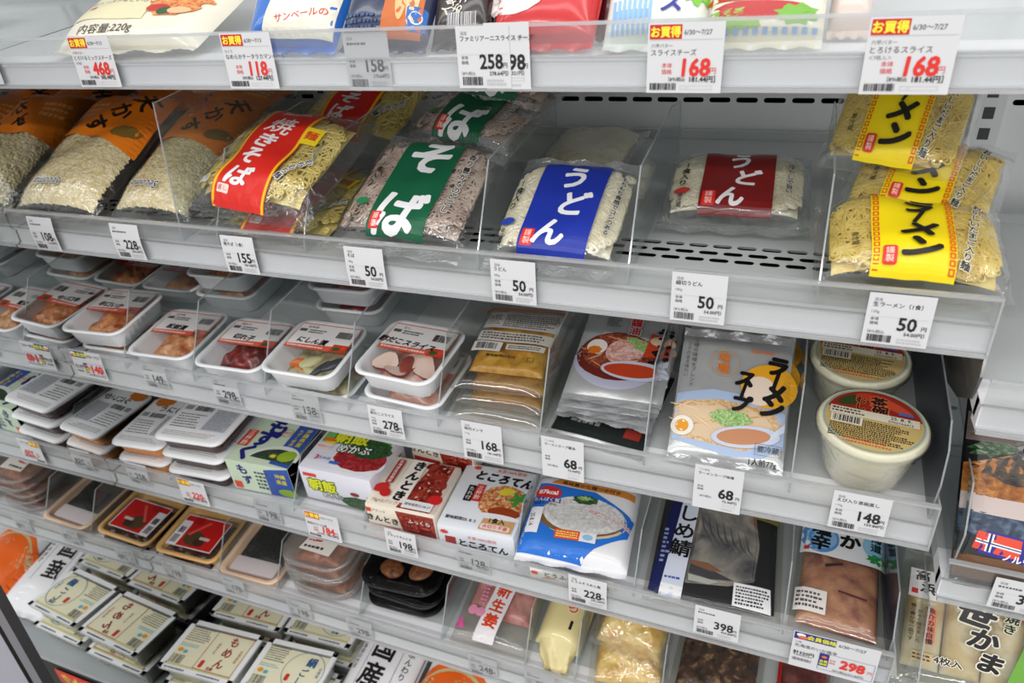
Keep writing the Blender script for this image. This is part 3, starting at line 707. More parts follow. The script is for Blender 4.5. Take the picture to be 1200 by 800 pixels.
band_bag('soba_noodle_bag', 'green-labelled soba bag lying in front with full lettering', -.408, .010, .010, -4, 20, 31, SOBA_N, .0013, GRN, SB, '香り豊かなのどごし', (40, 130, 80), w=.176, l=.155, bh=.034, group=so)
band_bag('soba_noodle_bag', 'green-labelled soba bag tucked behind the front one', -.385, .150, .070, -16, 15, 32, SOBA_N, .0013, GRN, SB, '香り豊かなのどごし', (40, 130, 80), w=.170, l=.135, bh=.032, group=so)
band_bag('soba_noodle_bag', 'green-labelled soba bag rearmost against the back wall', -.355, .205, .104, -20, 12, 33, SOBA_N, .0013, GRN, SB, '香り豊かなのどごし', (40, 130, 80), w=.165, l=.14, bh=.032, group=so)
ud = 'udon noodle bags'
UD = [('う', .002), ('ど', .010), ('ん', -.004)]
band_bag('udon_noodle_bag', 'blue-labelled udon bag lying in front', -.226, .012, .004, -2, 19, 41, CREAM_N, .0021, BLU, UD, 'もちもち食感でコシのある', (40, 70, 170), w=.146, l=.138, group=ud, curl=.3, bh=.032)
band_bag('udon_noodle_bag', 'unlabelled end of an udon bag behind the blue-labelled one', -.262, .225, .004, -6, 3, 42, CREAM_N, .0021, BLU, [], 'もちもち食感でコシのある', (40, 70, 170), w=.120, l=.12, group=ud, curl=.3, bh=.034)
band_bag('udon_noodle_bag', 'dark red-labelled udon bag set back on the slotted deck', -.055, .122, .002, 2, 10, 43, CREAM_N, .0021, DRED, UD, '冷やしで旨い', (200, 60, 50), w=.158, l=.112, group=ud, curl=.3, bh=.036)

def ramen_bag(label, X, v, h, yaw, pitch, seed, roll=0, w=.145, l=.10, bh=.048):
    t = item('ramen_noodle_bag', label, 'noodle bag', 'B', X, v, h, yaw, pitch, roll, 'yellow-labelled ramen bags')
    f = pillow(t, w, l, bh, FILM, seed, wr=.0026, px=2.6, py=4); noodles(t, f, w*.95, l*.92, .005, .0011, YEL_N, seed, 130, .3, deep=.005)
    P = Print(on_surf(f), .008); P.sx, P.sy = .84*w/.165, l/.15; l = .15; Y_ = (246, 220, 16)
    band(P, -.046, .036, .006, l-.006, Y_)
    for x in (-.0445, .0285):
        for i in range(15): P.frame(x, .010+i*.009, x+.006, .017+i*.009, .0015, (220, 96, 30))
    for ch, y, z in (('ラ', .113, .030), ('ー', .092, .026), ('メ', .068, .033), ('ン', .037, .034)): P.text(ch, -.002, y, z, BLK, .05, -8, ch == 'ー', shear=.25, sx=1.15)
    P.rect(-.036, .014, -.022, .036, (216, 44, 36), .003); P.text('謹製', -.029, .025, .0085, (250, 210, 190), .01, 0, True)
    P.text('おいしいたまご入り麺', .052, .070, .0105, BLK, .02, -10, True, halo=(238, 234, 214)); P.text('要冷蔵', -.062, .05, .008, BLK, .01, 0, True)
    P.build(t); return t
ramen_bag('yellow-labelled ramen bag in front, lowest of the three', .110, .010, .002, 3, 17, 51, 2, .160, .105, .050)
ramen_bag('yellow-labelled ramen bag in the middle of the three', .108, .090, .030, -14, 20, 52, 4, .135, .110, .040)
ramen_bag('yellow-labelled ramen bag at the back, uppermost of the three', .082, .128, .066, -14, 36, 53, 4, .125, .115, .040)
# ================================================================== tray and soup shelf
RIBF = pbr('ribbed_tray_white', (238, 239, 240), .4)
def cut_slice(parent, name, loc, rx, ry, rot, tilt, flesh, skin, th=.0045):
    n = 18; V = []; c, s = math.cos(math.radians(rot)), math.sin(math.radians(rot)); tt = math.tan(math.radians(tilt))
    for z in (0, th):
        for i in range(n):
            a = 2*math.pi*i/n; q = 1+.12*math.sin(3*a+loc[0]*300); x, y = rx*q*math.cos(a), ry*q*math.sin(a); V.append((loc[0]+x*c-y*s, loc[1]+x*s+y*c, loc[2]+z+y*tt))
    Fs = [tuple(range(n-1, -1, -1)), tuple(n+i for i in range(n))] + [(i, (i+1) % n, n+(i+1) % n, n+i) for i in range(n)]
    return link_mesh(name, V, Fs, [flesh, skin], parent, [0, 0]+[1]*n)
def dish_tray(label, X, v, h, yaw, mat, fam, seed, w=.118, l=.118, th=.034, words=('北の漬物', '白菜キムチ'), accent=(214, 96, 70), group='white side-dish trays', pieces=None, s='C', pitch=0, labelled=True):
    t = item('side_dish_tray', label, 'food tray', s, X, v, h, yaw, pitch, 0, group)
    tray(t, w, l, th, RIBF, .020, .011, .006, rib=.0012)
    if pieces is None: heap(t, w*.70, l*.62, .006, th*.72, mat, seed, 150, cx=.006, cy=l*.47, pw=4)
    else:
        heap(t, w*.74, l*.66, .005, th*.45, mat, seed, 150, cx=.004, cy=l*.46, pw=4)
        for k, (nm, pm, x, y, z, rx, ry, rz, rot) in enumerate(pieces):
            if nm == 'octopus_slice': cut_slice(t, nm, (x, y, z-.004), rx, ry, rot, rz, pm, OSK)
            else: blob(t, nm, pm, (x, y, z), (rx, ry, rz), seed+k, .6, .25, rot)
    lid_film(t, w, l, th+.0022, .020, .003, .0012)
    P = Print(top_of(th+.0040), None, .0002)
    x0, x1, y0, y1 = -w*.40, w*.43, l*.47, l*.90
    if labelled:
        P.poly([(x0, y0-.004), (x1, y0-.004), (x1, y1), (x0, y1)], accent); P.poly([(x0+.001, y0+.004), (x1-.001, y0+.008), (x1-.001, y1-.002), (x0+.001, y1-.002)], (232, 228, 226))
        P.rect(x1-.024, y0-.004, x1, y0+.012, (196, 60, 36)); P.ell(x1-.016, y0+.003, .006, .004, (44, 92, 50)); P.ell(x1-.006, y0+.006, .004, .004, (220, 70, 50))
        P.text(words[1], (x0+x1)/2-.012, y0+.013, .0125, BLK, .04, -3, shear=.15)
        P.text(words[0], x0+.022, y1-.008, .006, BLK); P.rect(x0+.004, y1-.019, x0+.016, y1-.013, (90, 90, 92)); P.lines(x0+.02, y1-.022, x0+.05, y1-.013, 2, (60, 60, 62), seed)
        P.bars(x1-.030, y1-.026, x1-.006, y1-.012, BLK, seed); P.lines(x0+.004, y0-.0025, x1-.028, y0+.003, 1, (250, 220, 210), seed)
        P.build(t)
    return t
KIM = food('kimchi_orange', [(150, 66, 26), (204, 116, 58), (228, 156, 96), (200, 92, 40)], 55, .25, .9)
KIM2 = food('kimchi_light', [(178, 90, 50), (216, 146, 92), (236, 190, 140)], 60, .25, .9)
ROE = food('dark_roe', [(70, 12, 10), (116, 26, 20), (150, 44, 34)], 40, .15, .3)
HERR = food('herring_mix', [(92, 88, 70), (150, 142, 104), (198, 186, 140), (216, 130, 60)], 50, .2, .7)
OCTO = food('octopus_slice', [(150, 72, 60), (214, 150, 130), (238, 206, 190)], 30, .2, .4)
SKIN = pbr('silver_fish_skin', (74, 78, 86), .15, .3); CARR = pbr('carrot_strip', (222, 116, 40), .3)
OSK = pbr('octopus_skin', (142, 58, 46), .2)
dish_tray('orange kimchi tray next to the mirror, on top of another', -.9625, .004, .026, 4, KIM, 1, 61, words=('おつまみ', '辛口いか'))
dish_tray('lower tray beneath the kimchi tray next to the mirror', -.955, .012, .0, 2, KIM, 1, 62, th=.0215)
dish_tray('orange kimchi tray behind the tag priced 149', -.843, .004, .0, 3, KIM2, 1, 63, words=('北の味', '松前漬'))
dish_tray('dark red roe tray behind the tag priced 298', -.715, .004, .0, 2, ROE, 1, 64, words=('明太子', '切れ子'))
OFL = food('octopus_flesh', [(226, 190, 172), (240, 218, 204)], 30, .25, .2)
hp = [('carrot', CARR, -.022, .040, .020, .012, .006, .007, 30), ('fish_piece', SKIN, .030, .046, .019, .020, .008, .005, 55), ('fish_piece', SKIN, .016, .036, .018, .018, .006, .005, 70), ('cabbage', pbr('cabbage_pale', (206, 200, 150), .3), -.004, .046, .019, .018, .009, .005, 40), ('cabbage', pbr('cabbage_pale', (206, 200, 150), .3), .002, .030, .017, .014, .006, .004, -20)]
dish_tray('pickled herring tray with silver fish pieces', -.583, -.004, .020, 1, HERR, 1, 65, words=('北海道', 'にしん漬'), pieces=hp)
dish_tray('tray lying under the pickled herring tray', -.572, .004, -.0, -2, HERR, 1, 66, th=.0155)
op = [('octopus_slice', OFL, -.028, .040, .026, .018, .012, 20, 20), ('octopus_slice', OFL, .026, .045, .027, .027, .014, 25, -40), ('octopus_skin', OSK, .002, .040, .025, .010, .016, .006, 10), ('octopus_slice', OFL, -.006, .028, .025, .018, .010, -15, -10), ('octopus_slice', OFL, .010, .052, .025, .016, .012, 10, 50)]
dish_tray('sliced octopus tray on top, left of the yellow pouches', -.440, .006, .032, -3, OCTO, 1, 67, words=('むし', '酢だこスライス'), pieces=op)
dish_tray('sliced octopus tray underneath, left of the yellow pouches', -.435, .004, .0, -3, OCTO, 1, 68, th=.028)
for k, (X, v, h, lb, mt) in enumerate(((-.965, .160, .0, 'kimchi tray in the back row nearest the mirror', KIM), (-.846, .160, .0, 'lower kimchi tray in the back row behind the 149 tag', KIM2), (-.846, .160, .039, 'upper kimchi tray in the back row behind the 149 tag', KIM),
        (-.610, .165, .0, 'bottom tray of the back-row stack behind the herring', ROE), (-.610, .163, .039, 'middle tray of the back-row stack behind the herring', ROE), (-.605, .165, .078, 'top tray of the back-row stack behind the herring', ROE))):
    dish_tray(lb, X, v, h, 2, mt, 1, 70+k)

MEN = food('bamboo_shoots', [(186, 124, 26), (216, 162, 52), (230, 186, 84)], 45, .25, .8)
POUCH = clear('pouch_film', (246, 245, 242), 1.42, .06, .025, bump=.25, bscale=30, gain=1.2)
def menma(label, X, v, h, yaw, seed, top=False):
    t = item('bamboo_shoot_pouch', label, 'food pouch', 'C', X, v, h, yaw, 2, 0, 'yellow bamboo shoot pouches'); w, l = .124, .165
    f = pillow(t, w, l, .019, POUCH, seed, wr=.0008, seal=.006, px=5, py=6)
    heap(t, w*.80, l*.66, .001, .013, MEN, seed, 160, cy=l*.56, pw=6)
    P = Print(on_surf(f), .012); P.sy = .9
    if top:
        P.poly([(-.062, .165), (.062, .168), (.062, .180), (-.062, .178)], (206, 110, 30))
        P.rect(-.050, .118, .054, .158, (196, 192, 186)); P.lines(-.024, .122, .052, .156, 7, (70, 66, 60), 3); P.lines(-.048, .126, -.030, .152, 5, (90, 86, 80), 4)
        P.rect(-.050, .088, .052, .110, (216, 210, 200)); P.lines(-.046, .091, .05, .108, 3, (70, 66, 60), 5)
        P.rect(-.052, .066, -.012, .086, (228, 224, 216)); P.bars(-.047, .070, -.018, .083, BLK, 6); P.rect(-.006, .072, .046, .084, (222, 216, 206)); P.lines(-.003, .074, .043, .082, 2, BLK, 7)
        P.text('賞味期限25.8.16', -.008, .057, .0058, BLK, .02); P.frame(.028, .050, .037, .059, .0009, (90, 70, 30))
        P.build(t)
    return t
menma('yellow bamboo shoot pouch on top, with white info stickers', -.308, .036, .0395, 3, 81, True)
menma('yellow bamboo shoot pouch, second of the stack', -.306, .028, .0198, 1, 82)
menma('yellow bamboo shoot pouch at the bottom of the stack', -.309, .022, .0, 2, 83)

def soup_pouch(label, X, v, h, yaw, pitch, seed, kind, l=.165, w=.125, roll=0, group=None, bh=.008):
    t = item('soup_pouch', label, 'soup pouch', 'C', X, v, h, yaw, pitch, roll, group)
    f = pillow(t, w, l, bh, SILVER, seed, wr=.0006, seal=.010, seal_mat=FOIL, px=6, py=6, e=.0025)
    P = Print(on_surf(f), .012)
    if kind == 'dark':
        P.rect(-w*.48, .003, w*.48, l-.003, (34, 40, 38)); P.lines(-.04, .02, .01, .05, 3, (150, 150, 150), 3); P.rect(.03, .015, .05, .03, (150, 50, 40)); P.rect(-.03, .055, -.01, .07, (50, 70, 130))
    elif kind == 'miso':
        P.poly([(-w/2+.002, .072), (-.02, .082), (.02, .078), (w/2-.002, .062), (w/2-.002, .02), (w*.30, .006), (.0, .004), (-w/2+.002, .016)], (176, 196, 226))
        P.poly([(-w/2+.002, .062), (-.01, .070), (w*.34, .064), (w*.46, .052), (w*.40, .026), (.02, .012), (-w/2+.002, .020)], 'broth')
        P.poly([(-w/2+.002, .055), (-.01, .062), (w*.30, .056), (w*.38, .046), (w*.30, .026), (.0, .018), (-w/2+.002, .026)], (228, 200, 164))
        rr = random.Random(3)
        for i in range(26): P.ell(rr.uniform(-.056, .034), rr.uniform(.026, .062), rr.uniform(.010, .018), .0009, rr.choice(((240, 218, 180), (206, 160, 110), (236, 206, 150))), rr.uniform(-35, 35), 10)
        P.ell(.002, .048, .022, .010, 'scallion', wob=.12)
        P.ell(-.050, .032, .013, .012, (244, 240, 228)); P.ell(-.050, .032, .0075, .0075, (236, 160, 30))
        P.ell(.020, .028, .037, .013, (206, 214, 234), 8); P.ell(.018, .028, .029, .0095, (202, 140, 100), 8); P.poly([(.045, .027), (w/2-.002, .040), (w/2-.002, .050), (.048, .036)], (214, 222, 238))
        P.ell(.040, .092, .031, .027, (236, 170, 40)); P.ell(.030, .085, .018, .018, (240, 220, 200))
        for ch, x, y in zip('ラーメン', (.046, .046, .046, .044), (.118, .100, .084, .066)): P.text(ch, x, y, .026, BLK, .06, -6, ch == 'ー', shear=.12)
        for ch, x, y in zip('スープ', (.013, .012, .010), (.098, .083, .066)): P.text(ch, x, y, .022, BLK, .06, -6, ch == 'ー', shear=.12)
        P.ring(-.012, .115, .0165, .0165, .001, (200, 160, 100)); P.text('味噌', -.012, .115, .014, (224, 120, 30), .02, 0, True, gap=.98)
        P.text('Secoma', .030, .135, .0085, (224, 120, 40), .015); P.text('３種の味噌をブレンド', -.046, .112, .0062, (60, 60, 60), 0, 0, True); P.text('コクのある味わい', -.054, .115, .0055, (60, 60, 60), 0, 0, True)
        P.text('要冷蔵', .045, .016, .0078, (50, 50, 52), .01); P.frame(.031, .009, .059, .022, .0005, (90, 90, 92)); P.text('1人前77g', .040, .001, .0078, BLK, .015)
    else:
        P.ell(-.004, .064, w*.47, .054, (186, 186, 206), 0, a0=180, a1=360, n=26); P.poly([(-w*.47, .064), (-.03, .108), (.03, .104), (w*.47, .066)], (196, 190, 204))
        P.ell(-.006, .066, w*.43, .042, (110, 40, 30), wob=.01); P.ell(-.006, .072, w*.38, .034, 'red_broth'); P.ell(.002, .074, .024, .022, 'pork', 20); P.ell(.022, .088, .024, .009, 'scallion', -28, wob=.1)
        rr = random.Random(4)
        for i in range(22): P.ell(rr.uniform(-.050, .036), rr.uniform(.044, .098), rr.uniform(.006, .014), .0010, rr.choice(((206, 150, 110), (110, 40, 28), (226, 186, 150))), rr.uniform(-40, 40), 10)
        P.ell(-.034, .078, .013, .013, (238, 232, 224)); P.ell(-.036, .072, .009, .007, (226, 120, 30), wob=.1)
        P.ell(.020, .042, .042, .016, (206, 208, 226)); P.ell(.016, .042, .034, .0115, (196, 66, 32)); P.poly([(.045, .045), (w/2-.002, .056), (w/2-.002, .066), (.045, .056)], (210, 212, 228))
        P.poly([(.026, .070), (w/2-.003, .066), (w/2-.003, .105), (.030, .112)], (206, 70, 36)); P.ell(.046, .098, .016, .010, (232, 200, 170))
        for ch, x, y in zip('ラーメン', (.046, .047, .046, .044), (.112, .099, .084, .066)): P.text(ch, x, y, .024, BLK, .06, -6, ch == 'ー', shear=.12)
        P.text('醤油', .008, .120, .016, (206, 44, 40), .03, 0, True, halo=(220, 220, 222)); P.lines(-.03, .115, -.012, .135, 5, (90, 90, 90), 4)
    P.build(t); return t
gs, gm = 'red ramen soup pouches', 'silver miso soup pouches'
soup_pouch('dark soup pouch lying under the red soup pouches', -.180, .022, .0008, -6, 1, 89, 'dark', group='red ramen soup pouches', l=.14, w=.122, bh=.006)
for k in range(4):
    soup_pouch(['red ramen soup pouch at the bottom of its stack', 'red ramen soup pouch, second from below in its stack', 'red ramen soup pouch, third from below in its stack', 'red ramen soup pouch on top showing the bowl picture'][k], -.176+.003*k, .052+.002*k, .012+.0100*k, (-3, 2, -1, 2)[k], 5, 90+k, 'shoyu', group=gs, l=.165, w=.120)
soup_pouch('red ramen soup pouch leaning at the back of its lane', -.165, .235, .03, -5, 22, 95, 'shoyu', group=gs, l=.15, w=.122)
soup_pouch('miso soup pouch leaning in front, fully visible', -.031, .024, .008, 2, 26, 96, 'miso', group=gm, l=.150)
soup_pouch('silver miso soup pouch directly behind the front one', -.030, .052, .004, 1, 24, 97, 'miso', group=gm, l=.165)
soup_pouch('silver miso soup pouch rearmost in its lane', -.030, .100, .004, 1, 22, 98, 'miso', group=gm, l=.17)

# egg custard cups
CUP = pbr('custard_cup_cream', (232, 228, 200), .3, sss=.2)
def cup(label, X, v, h, yaw, seed, pitch=0):
    t = item('custard_cup', label, 'food cup', 'C', X, v, h, yaw, pitch, 0, 'egg custard cups'); H, R = .072, .0535
    V, Fs = lathe([(.033, 0), (.036, .001), (.040, .012), (.047, .050), (.049, .060), (R, .062), (R, .066), (R-.002, .069), (R-.004, .070), (.0485, .0695)], 56); link_mesh('cup', V, Fs, CUP, t, smooth=True)
    V, Fs = lathe([(.037, .0), (.043, .013), (.0505, .052), (R+.0015, .060), (R+.0018, .066), (R-.001, .0705)], 40); link_mesh('shrink_wrap', V, Fs[:-2], FILM, t, smooth=True)
    P = Print(top_of(.0695), None, .0003)
    P.ell(0, 0, .0475, .0475, (226, 186, 116), n=44)
    P.ell(0, 0, .0445, .0445, (204, 178, 112), n=44); P.lines(-.040, -.034, .036, -.002, 11, (60, 44, 26), seed, .8); P.lines(-.026, -.040, .024, -.032, 2, (196, 80, 50), seed+2)
    P.ell(0, .001, .0455, .0455, (160, 40, 28), a0=12, a1=168, n=30); P.ell(-.020, .028, .018, .008, (56, 72, 30), 30); P.ell(.018, .028, .020, .006, (214, 80, 40), -30); P.ell(-.004, .036, .016, .006, (196, 60, 34))
    P.text('茶', .003, .030, .017, BLK, .03, halo=(226, 110, 60)); P.text('碗', .005, .017, .016, BLK, .03, halo=(226, 110, 60)); P.text('むし', -.014, .023, .011, BLK, .03, 0, True, halo=(226, 110, 60))
    P.rect(.022, .016, .036, .020, (70, 110, 190)); P.rect(-.042, .000, .042, .012, (226, 218, 196)); P.lines(-.040, .002, -.006, .011, 2, (70, 60, 50), seed+3)
    P.text('25. 8. 9.', .025, .0085, .0062, BLK, .015); P.text('57027A0413', .025, .0025, .0045, BLK, .01)
    P.rect(-.040, -.014, -.010, -.001, (234, 226, 204)); P.bars(-.038, -.012, -.012, -.002, BLK, seed)
    P.ring(0, 0, .0475, .0475, .0012, (120, 180, 190), 44)
    P.build(t); return t
cup('egg custard cup in front, whole lid in view', .110, .052, .004, -6, 101, -2)
cup('egg custard cup behind the front one', .100, .165, .002, -5, 102)
cup('egg custard cup rearmost, mostly hidden under the noodle shelf', .106, .279, .002, -3, 103)
# ================================================================== box shelf
GRY = pbr('lid_print_white', (226, 228, 230), .35)
def lidded(label, X, v, h, yaw, seed, body, words, full, pic=None, w=.120, l=.130, s='D', group='white-lidded delicacy trays'):
    t = item('lidded_tray', label, 'food tray', s, X, v, h, yaw, 0, 0, group); th = .026
    tray(t, w*.95, l*.95, th, body, .016, .008, .004)
    V, Fs = loft([(rring(w, l, .016, .001, 6), th-.001), (rring(w, l, .016, 0, 6), th+.0015), (rring(w, l, .016, .002, 6), th+.004), (rring(w, l, .016, .008, 6), th+.0046)], True, True); V = [(x, y-.003, z) for x, y, z in V]
    lid = link_mesh('lid', V, Fs, FOAM, t, smooth=True)
    P = Print(top_of(th+.0046), None, .0002)
    x0, x1 = -w*.42, w*.42
    P.lines(-w*.40, .008, w*.36, .020, 3, (150, 142, 138), seed, .4)
    if full:
        P.text(words, .010, l*.72, .0170, BLK, .03, -2, shear=.1); P.rect(-w*.42, l*.18, w*.02, l*.50, (240, 240, 242)); P.lines(-w*.40, l*.20, w*.00, l*.48, 6, (70, 70, 74), seed, .45)
        P.rect(-w*.42, l*.54, -w*.30, l*.62, (150, 150, 156)); P.bars(-w*.26, l*.53, w*.02, l*.62, (80, 80, 86), seed); P.rect(w*.07, l*.20, w*.43, l*.60, (196, 198, 206)); P.lines(w*.09, l*.22, w*.42, l*.58, 10, (120, 120, 128), seed+1, .45)
        if pic: P.ell(-w*.22, l*.86, .020, .013, pic, 10, wob=.06)
        P.build(lid)
    return t
ORB, DKB = pbr('orange_tub', (212, 132, 44), .25), pbr('dark_tub', (58, 34, 30), .25)
lidded('uni squid tray on top, nearest the mirror', -.958, .004, .034, 5, 111, ORB, 'うにいか', True, (206, 120, 40), w=.106)
lidded('tray under the uni squid tray, nearest the mirror', -.958, .002, .0, 4, 112, ORB, 'うにいか', True, w=.106)
lidded('black squid tray on top of its stack of three', -.842, .010, .066, 5, 113, DKB, '黒いかしおから', True, w=.128, l=.132)
lidded('black squid tray in the middle of its stack of three', -.842, .006, .033, 3, 114, DKB, '黒いか', True, w=.122)
lidded('black squid tray at the bottom of its stack of three', -.841, .003, .0, 4, 115, DKB, '黒いか', True, w=.120)
for k, (X, v, h) in enumerate(((-.955, .148, .0), (-.955, .148, .034), (-.830, .152, .0), (-.830, .152, .034))):
    lidded(['lower squid tray in the back row by the mirror', 'upper squid tray in the back row by the mirror', 'lower dark squid tray in the back row', 'upper dark squid tray in the back row'][k], X, v, h, 3, 116+k, (ORB, DKB)[k//2], 'うにいか', True)

BLKP = clear('black_clear_cup', (60, 64, 66), 1.45, .06, .4, (16, 18, 18))
NORI = food('seaweed_dark', [(8, 14, 10), (20, 30, 20), (36, 46, 30)], 60, .12, .8)
def box_item(name, label, X, v, h, yaw, w, l, H, mat, group=None, s='D', pitch=0, cat='food box', r=.004):
    t = item(name, label, cat, s, X, v, h, yaw, pitch, 0, group); bevel_box('box', -w/2, w/2, 0, l, 0, H, r, mat, t); return t
# mozuku: a paper sleeve round a stack of dark cups
def mozuku():
    t = item('seaweed_sleeve_pack', 'pale green and blue sleeve pack of vinegared seaweed', 'food box', 'D', -.722, .026, .004, 3, 0, 0); w, l, H = .116, .104, .062
    for k, z in enumerate((.002, .022, .042)):
        V, Fs = loft([(rring(w*.86, l*1.0, .02, .006, 5), z), (rring(w*.9, l*1.0, .02, .001, 5), z+.016), (rring(w*.94, l*1.04, .02, 0, 5), z+.0175), (rring(w*.94, l*1.04, .02, .004, 5), z+.0185)], True, True); V = [(x+.006, y-.001, zz) for x, y, zz in V]
        link_mesh('cup', V, Fs, BLKP, t, smooth=True)
    # sleeve: front, top, back faces
    S = .0008; m = MB(); x0, x1 = -w/2, w/2
    m.box(x0, x1, -.006, -.006+S, .0, H); m.box(x0, x1, -.006, l+.006, H, H+S); m.box(x0, x1, l+.006, l+.006+S, 0, H)
    sl = m.build('sleeve', pbr('sleeve_pale_green', (206, 222, 196), .3), t)
    P = Print(top_of(H+S), None, .0002)
    P.poly([(w*.18, .000), (w*.5, -.004), (w*.5, l+.004), (w*.18, l+.004)], (52, 86, 170)); P.ell(w*.18, .010, .044, .030, (226, 232, 222), 14, a0=-20, a1=160); P.ell(w*.16, .008, .040, .024, 'seaweed_bowl', 12, a0=-30, a1=160); P.ell(w*.36, .020, .016, .012, (150, 180, 50), 20)
    P.ell(w*.16, .016, .006, .004, (216, 204, 60), wob=.4)
    P.text('も', -.012, .082, .044, (36, 36, 120), .04, -10); P.text('ず', -.018, .050, .042, (36, 36, 120), .04, -10); P.text('く', -.032, .016, .036, (36, 36, 120), .05, -10)
    P.rect(-.059, .028, -.040, .066, (222, 70, 36)); P.text('三杯酢', -.0495, .047, .0115, (250, 236, 226), .02, 0, True)
    P.ring(.012, .070, .0095, .0095, .0008, (206, 80, 50)); P.text('味付', .012, .070, .0075, (206, 80, 50)); P.text('沖縄県産', .046, .064, .0105, (222, 206, 60), .02, 0, True); P.text('もずく使用', .033, .062, .008, (222, 206, 60), .01, 0, True)
    P.text('くにさき', -.03, .099, .006, (216, 90, 60)); P.build(sl, 'top_print')
    Q = Print(front_of(-.006), None, .0002)
    Q.poly([(w*.10, .0), (w*.5, .0), (w*.5, H), (w*.10, H*.85)], (52, 86, 170)); Q.text('も', -.030, .046, .022, (36, 36, 120), .03); Q.text('ず', -.026, .024, .020, (36, 36, 120), .03); Q.lines(-.008, .008, .014, .048, 5, (70, 80, 90), 3); Q.text('沖縄', .040, .044, .010, (222, 206, 60), .02); Q.text('県産', .040, .032, .010, (222, 206, 60), .02); Q.ell(.046, .010, .018, .008, (140, 176, 50)); Q.rect(-.054, .004, -.040, .018, (222, 70, 36))
    Q.build(sl, 'front_print'); return t
mozuku()
def mekabu():
    t = item('seaweed_box', 'white and green box of three seaweed cups, yellow brush lettering', 'food box', 'D', -.580, .034, .006, 1, 0, 0); w, l, H = .126, .096, .072
    for k, z in enumerate((.0, .024)):
        V, Fs = loft([(rring(w*.9, l, .02, .006, 5), z), (rring(w*.97, l*1.02, .02, .0, 5), z+.022), (rring(w*.97, l*1.02, .02, .006, 5), z+.0232)], True, True); V = [(x+.004, y-.002, zz) for x, y, zz in V]; link_mesh('cup', V, Fs, BLKP, t, smooth=True)
    sl = bevel_box('sleeve', -w/2, w/2, -.008, l, .006, H, .004, pbr('sleeve_lilac_white', (226, 226, 236), .28), t)
    P = Print(top_of(H), None, .0002)
    P.poly([(-w*.46, l*.55), (w*.46, l*.60), (w*.46, l-.004), (-w*.46, l-.004)], (120, 176, 96)); P.ell(w*.20, .022, .046, .030, (240, 240, 244)); P.ell(w*.20, .030, .044, .026, 'tuna', wob=.03); P.ell(w*.24, .054, .036, .022, 'mekabu', wob=.08)
    P.rect(-w*.46, .0, w*.46, .001, (226, 226, 236))
    P.text('朝飯', -.010, l-.026, .030, (226, 226, 40), .03, 4, halo=(30, 80, 30), hb=.06); P.text('めかぶ', .006, l-.050, .019, WHT, .02, 4, halo=(24, 70, 40), hb=.08); P.rect(-.050, l-.050, -.032, l-.040, (222, 214, 50)); 
    P.rect(-.058, .034, -.032, .050, (240, 220, 214), .003); P.text('国産めかぶ', -.045, .042, .0048, (206, 60, 40)); P.ell(-.045, .058, .012, .004, (226, 110, 30)); P.text('3', -.044, .018, .013, (206, 40, 44), .03); P.text('たれ付', -.030, .018, .007, (60, 90, 170), .01); P.rect(-.018, .009, -.002, .015, (60, 110, 200)); P.build(sl, 'top_print')
    Q = Print(front_of(-.008), None, .0002)
    Q.rect(-.056, .056, -.032, .063, (214, 70, 50)); Q.text('朝飯', -.026, .040, .025, (222, 224, 40), .03, halo=(30, 80, 30), hb=.06); Q.text('めかぶ', -.012, .022, .012, WHT, .01, halo=(24, 70, 40), hb=.08); Q.ell(.034, .018, .030, .012, 'mekabu', wob=.05); Q.ell(.030, .036, .008, .004, (140, 60, 60)); Q.build(sl, 'front_print'); return t
mekabu()
CRM = pbr('carton_cream', (238, 228, 210), .32)
BEAN = (128, 28, 22)
def kintoki(label, X, v, h, yaw):
    w, l, H = .112, .104, .052; t = box_item('bean_box', label, X, v, h, yaw, w, l, H, CRM, 'red bean boxes')
    P = Print(top_of(H), None, .0002)
    P.poly([(-.006, .004), (w*.48, .004), (w*.48, l-.003), (.012, l-.003)], 'beans'); P.rect(w*.42, .004, w*.485, l-.004, (216, 200, 190))
    r = random.Random(5)
    for i in range(20): P.ell(.006+r.random()*.040, .018+r.random()*.078, .0085, .0055, r.choice(((110, 24, 18), (134, 34, 26), (158, 52, 40))), r.uniform(0, 180))
    for i in range(9): P.ell(.010+r.random()*.034, .022+r.random()*.070, .0028, .0014, (226, 190, 170), r.uniform(0, 180))
    P.rect(-.022, .012, .004, l-.004, (240, 234, 224)); P.text('きんとき', -.008, .056, .0205, BLK, .05, -4, True, shear=.05); P.rect(-.044, .044, -.032, l-.008, (176, 40, 44), .004); P.text('北海道産豆使用', -.038, .070, .0068, WHT, .01, 0, True)
    P.ell(-.044, .034, .012, .009, (196, 34, 34), 30); P.ell(-.034, .026, .010, .008, (196, 34, 34), -40); P.text('70g×2パック', -.026, .009, .0078, (120, 90, 60)); P.rect(.002, .004, .048, .020, (236, 234, 234)); P.text('賞味期限25.08.27', .025, .012, .0055, BLK, .01); P.ell(.046, .028, .011, .009, (206, 36, 36))
    P.text('ブラック', -.045, l-.004, .004, BLK); P.build(t.children[0], 'top_print')
    Q = Print(front_of(), None, .0002); Q.poly([(.002, .002), (w*.48, .002), (w*.48, H-.003), (-.006, H-.003)], 'beans'); Q.rect(-w*.46, .004, -.004, .012, (186, 40, 46)); Q.text('きんとき', -.030, .026, .0135, BLK, .03, -2); Q.text('ブラック', -.034, .042, .006, (90, 60, 50)); Q.rect(-.054, .038, -.046, .046, (214, 60, 40)); Q.text('ふっくら', .030, .034, .009, WHT, .02, halo=(120, 20, 20)); Q.ell(.040, .012, .014, .009, (110, 24, 18)); Q.ell(.016, .010, .008, .005, (120, 30, 22)); Q.build(t.children[0], 'front_print'); return t
kintoki('cream and red bean box in front', -.462, .006, .004, 2)
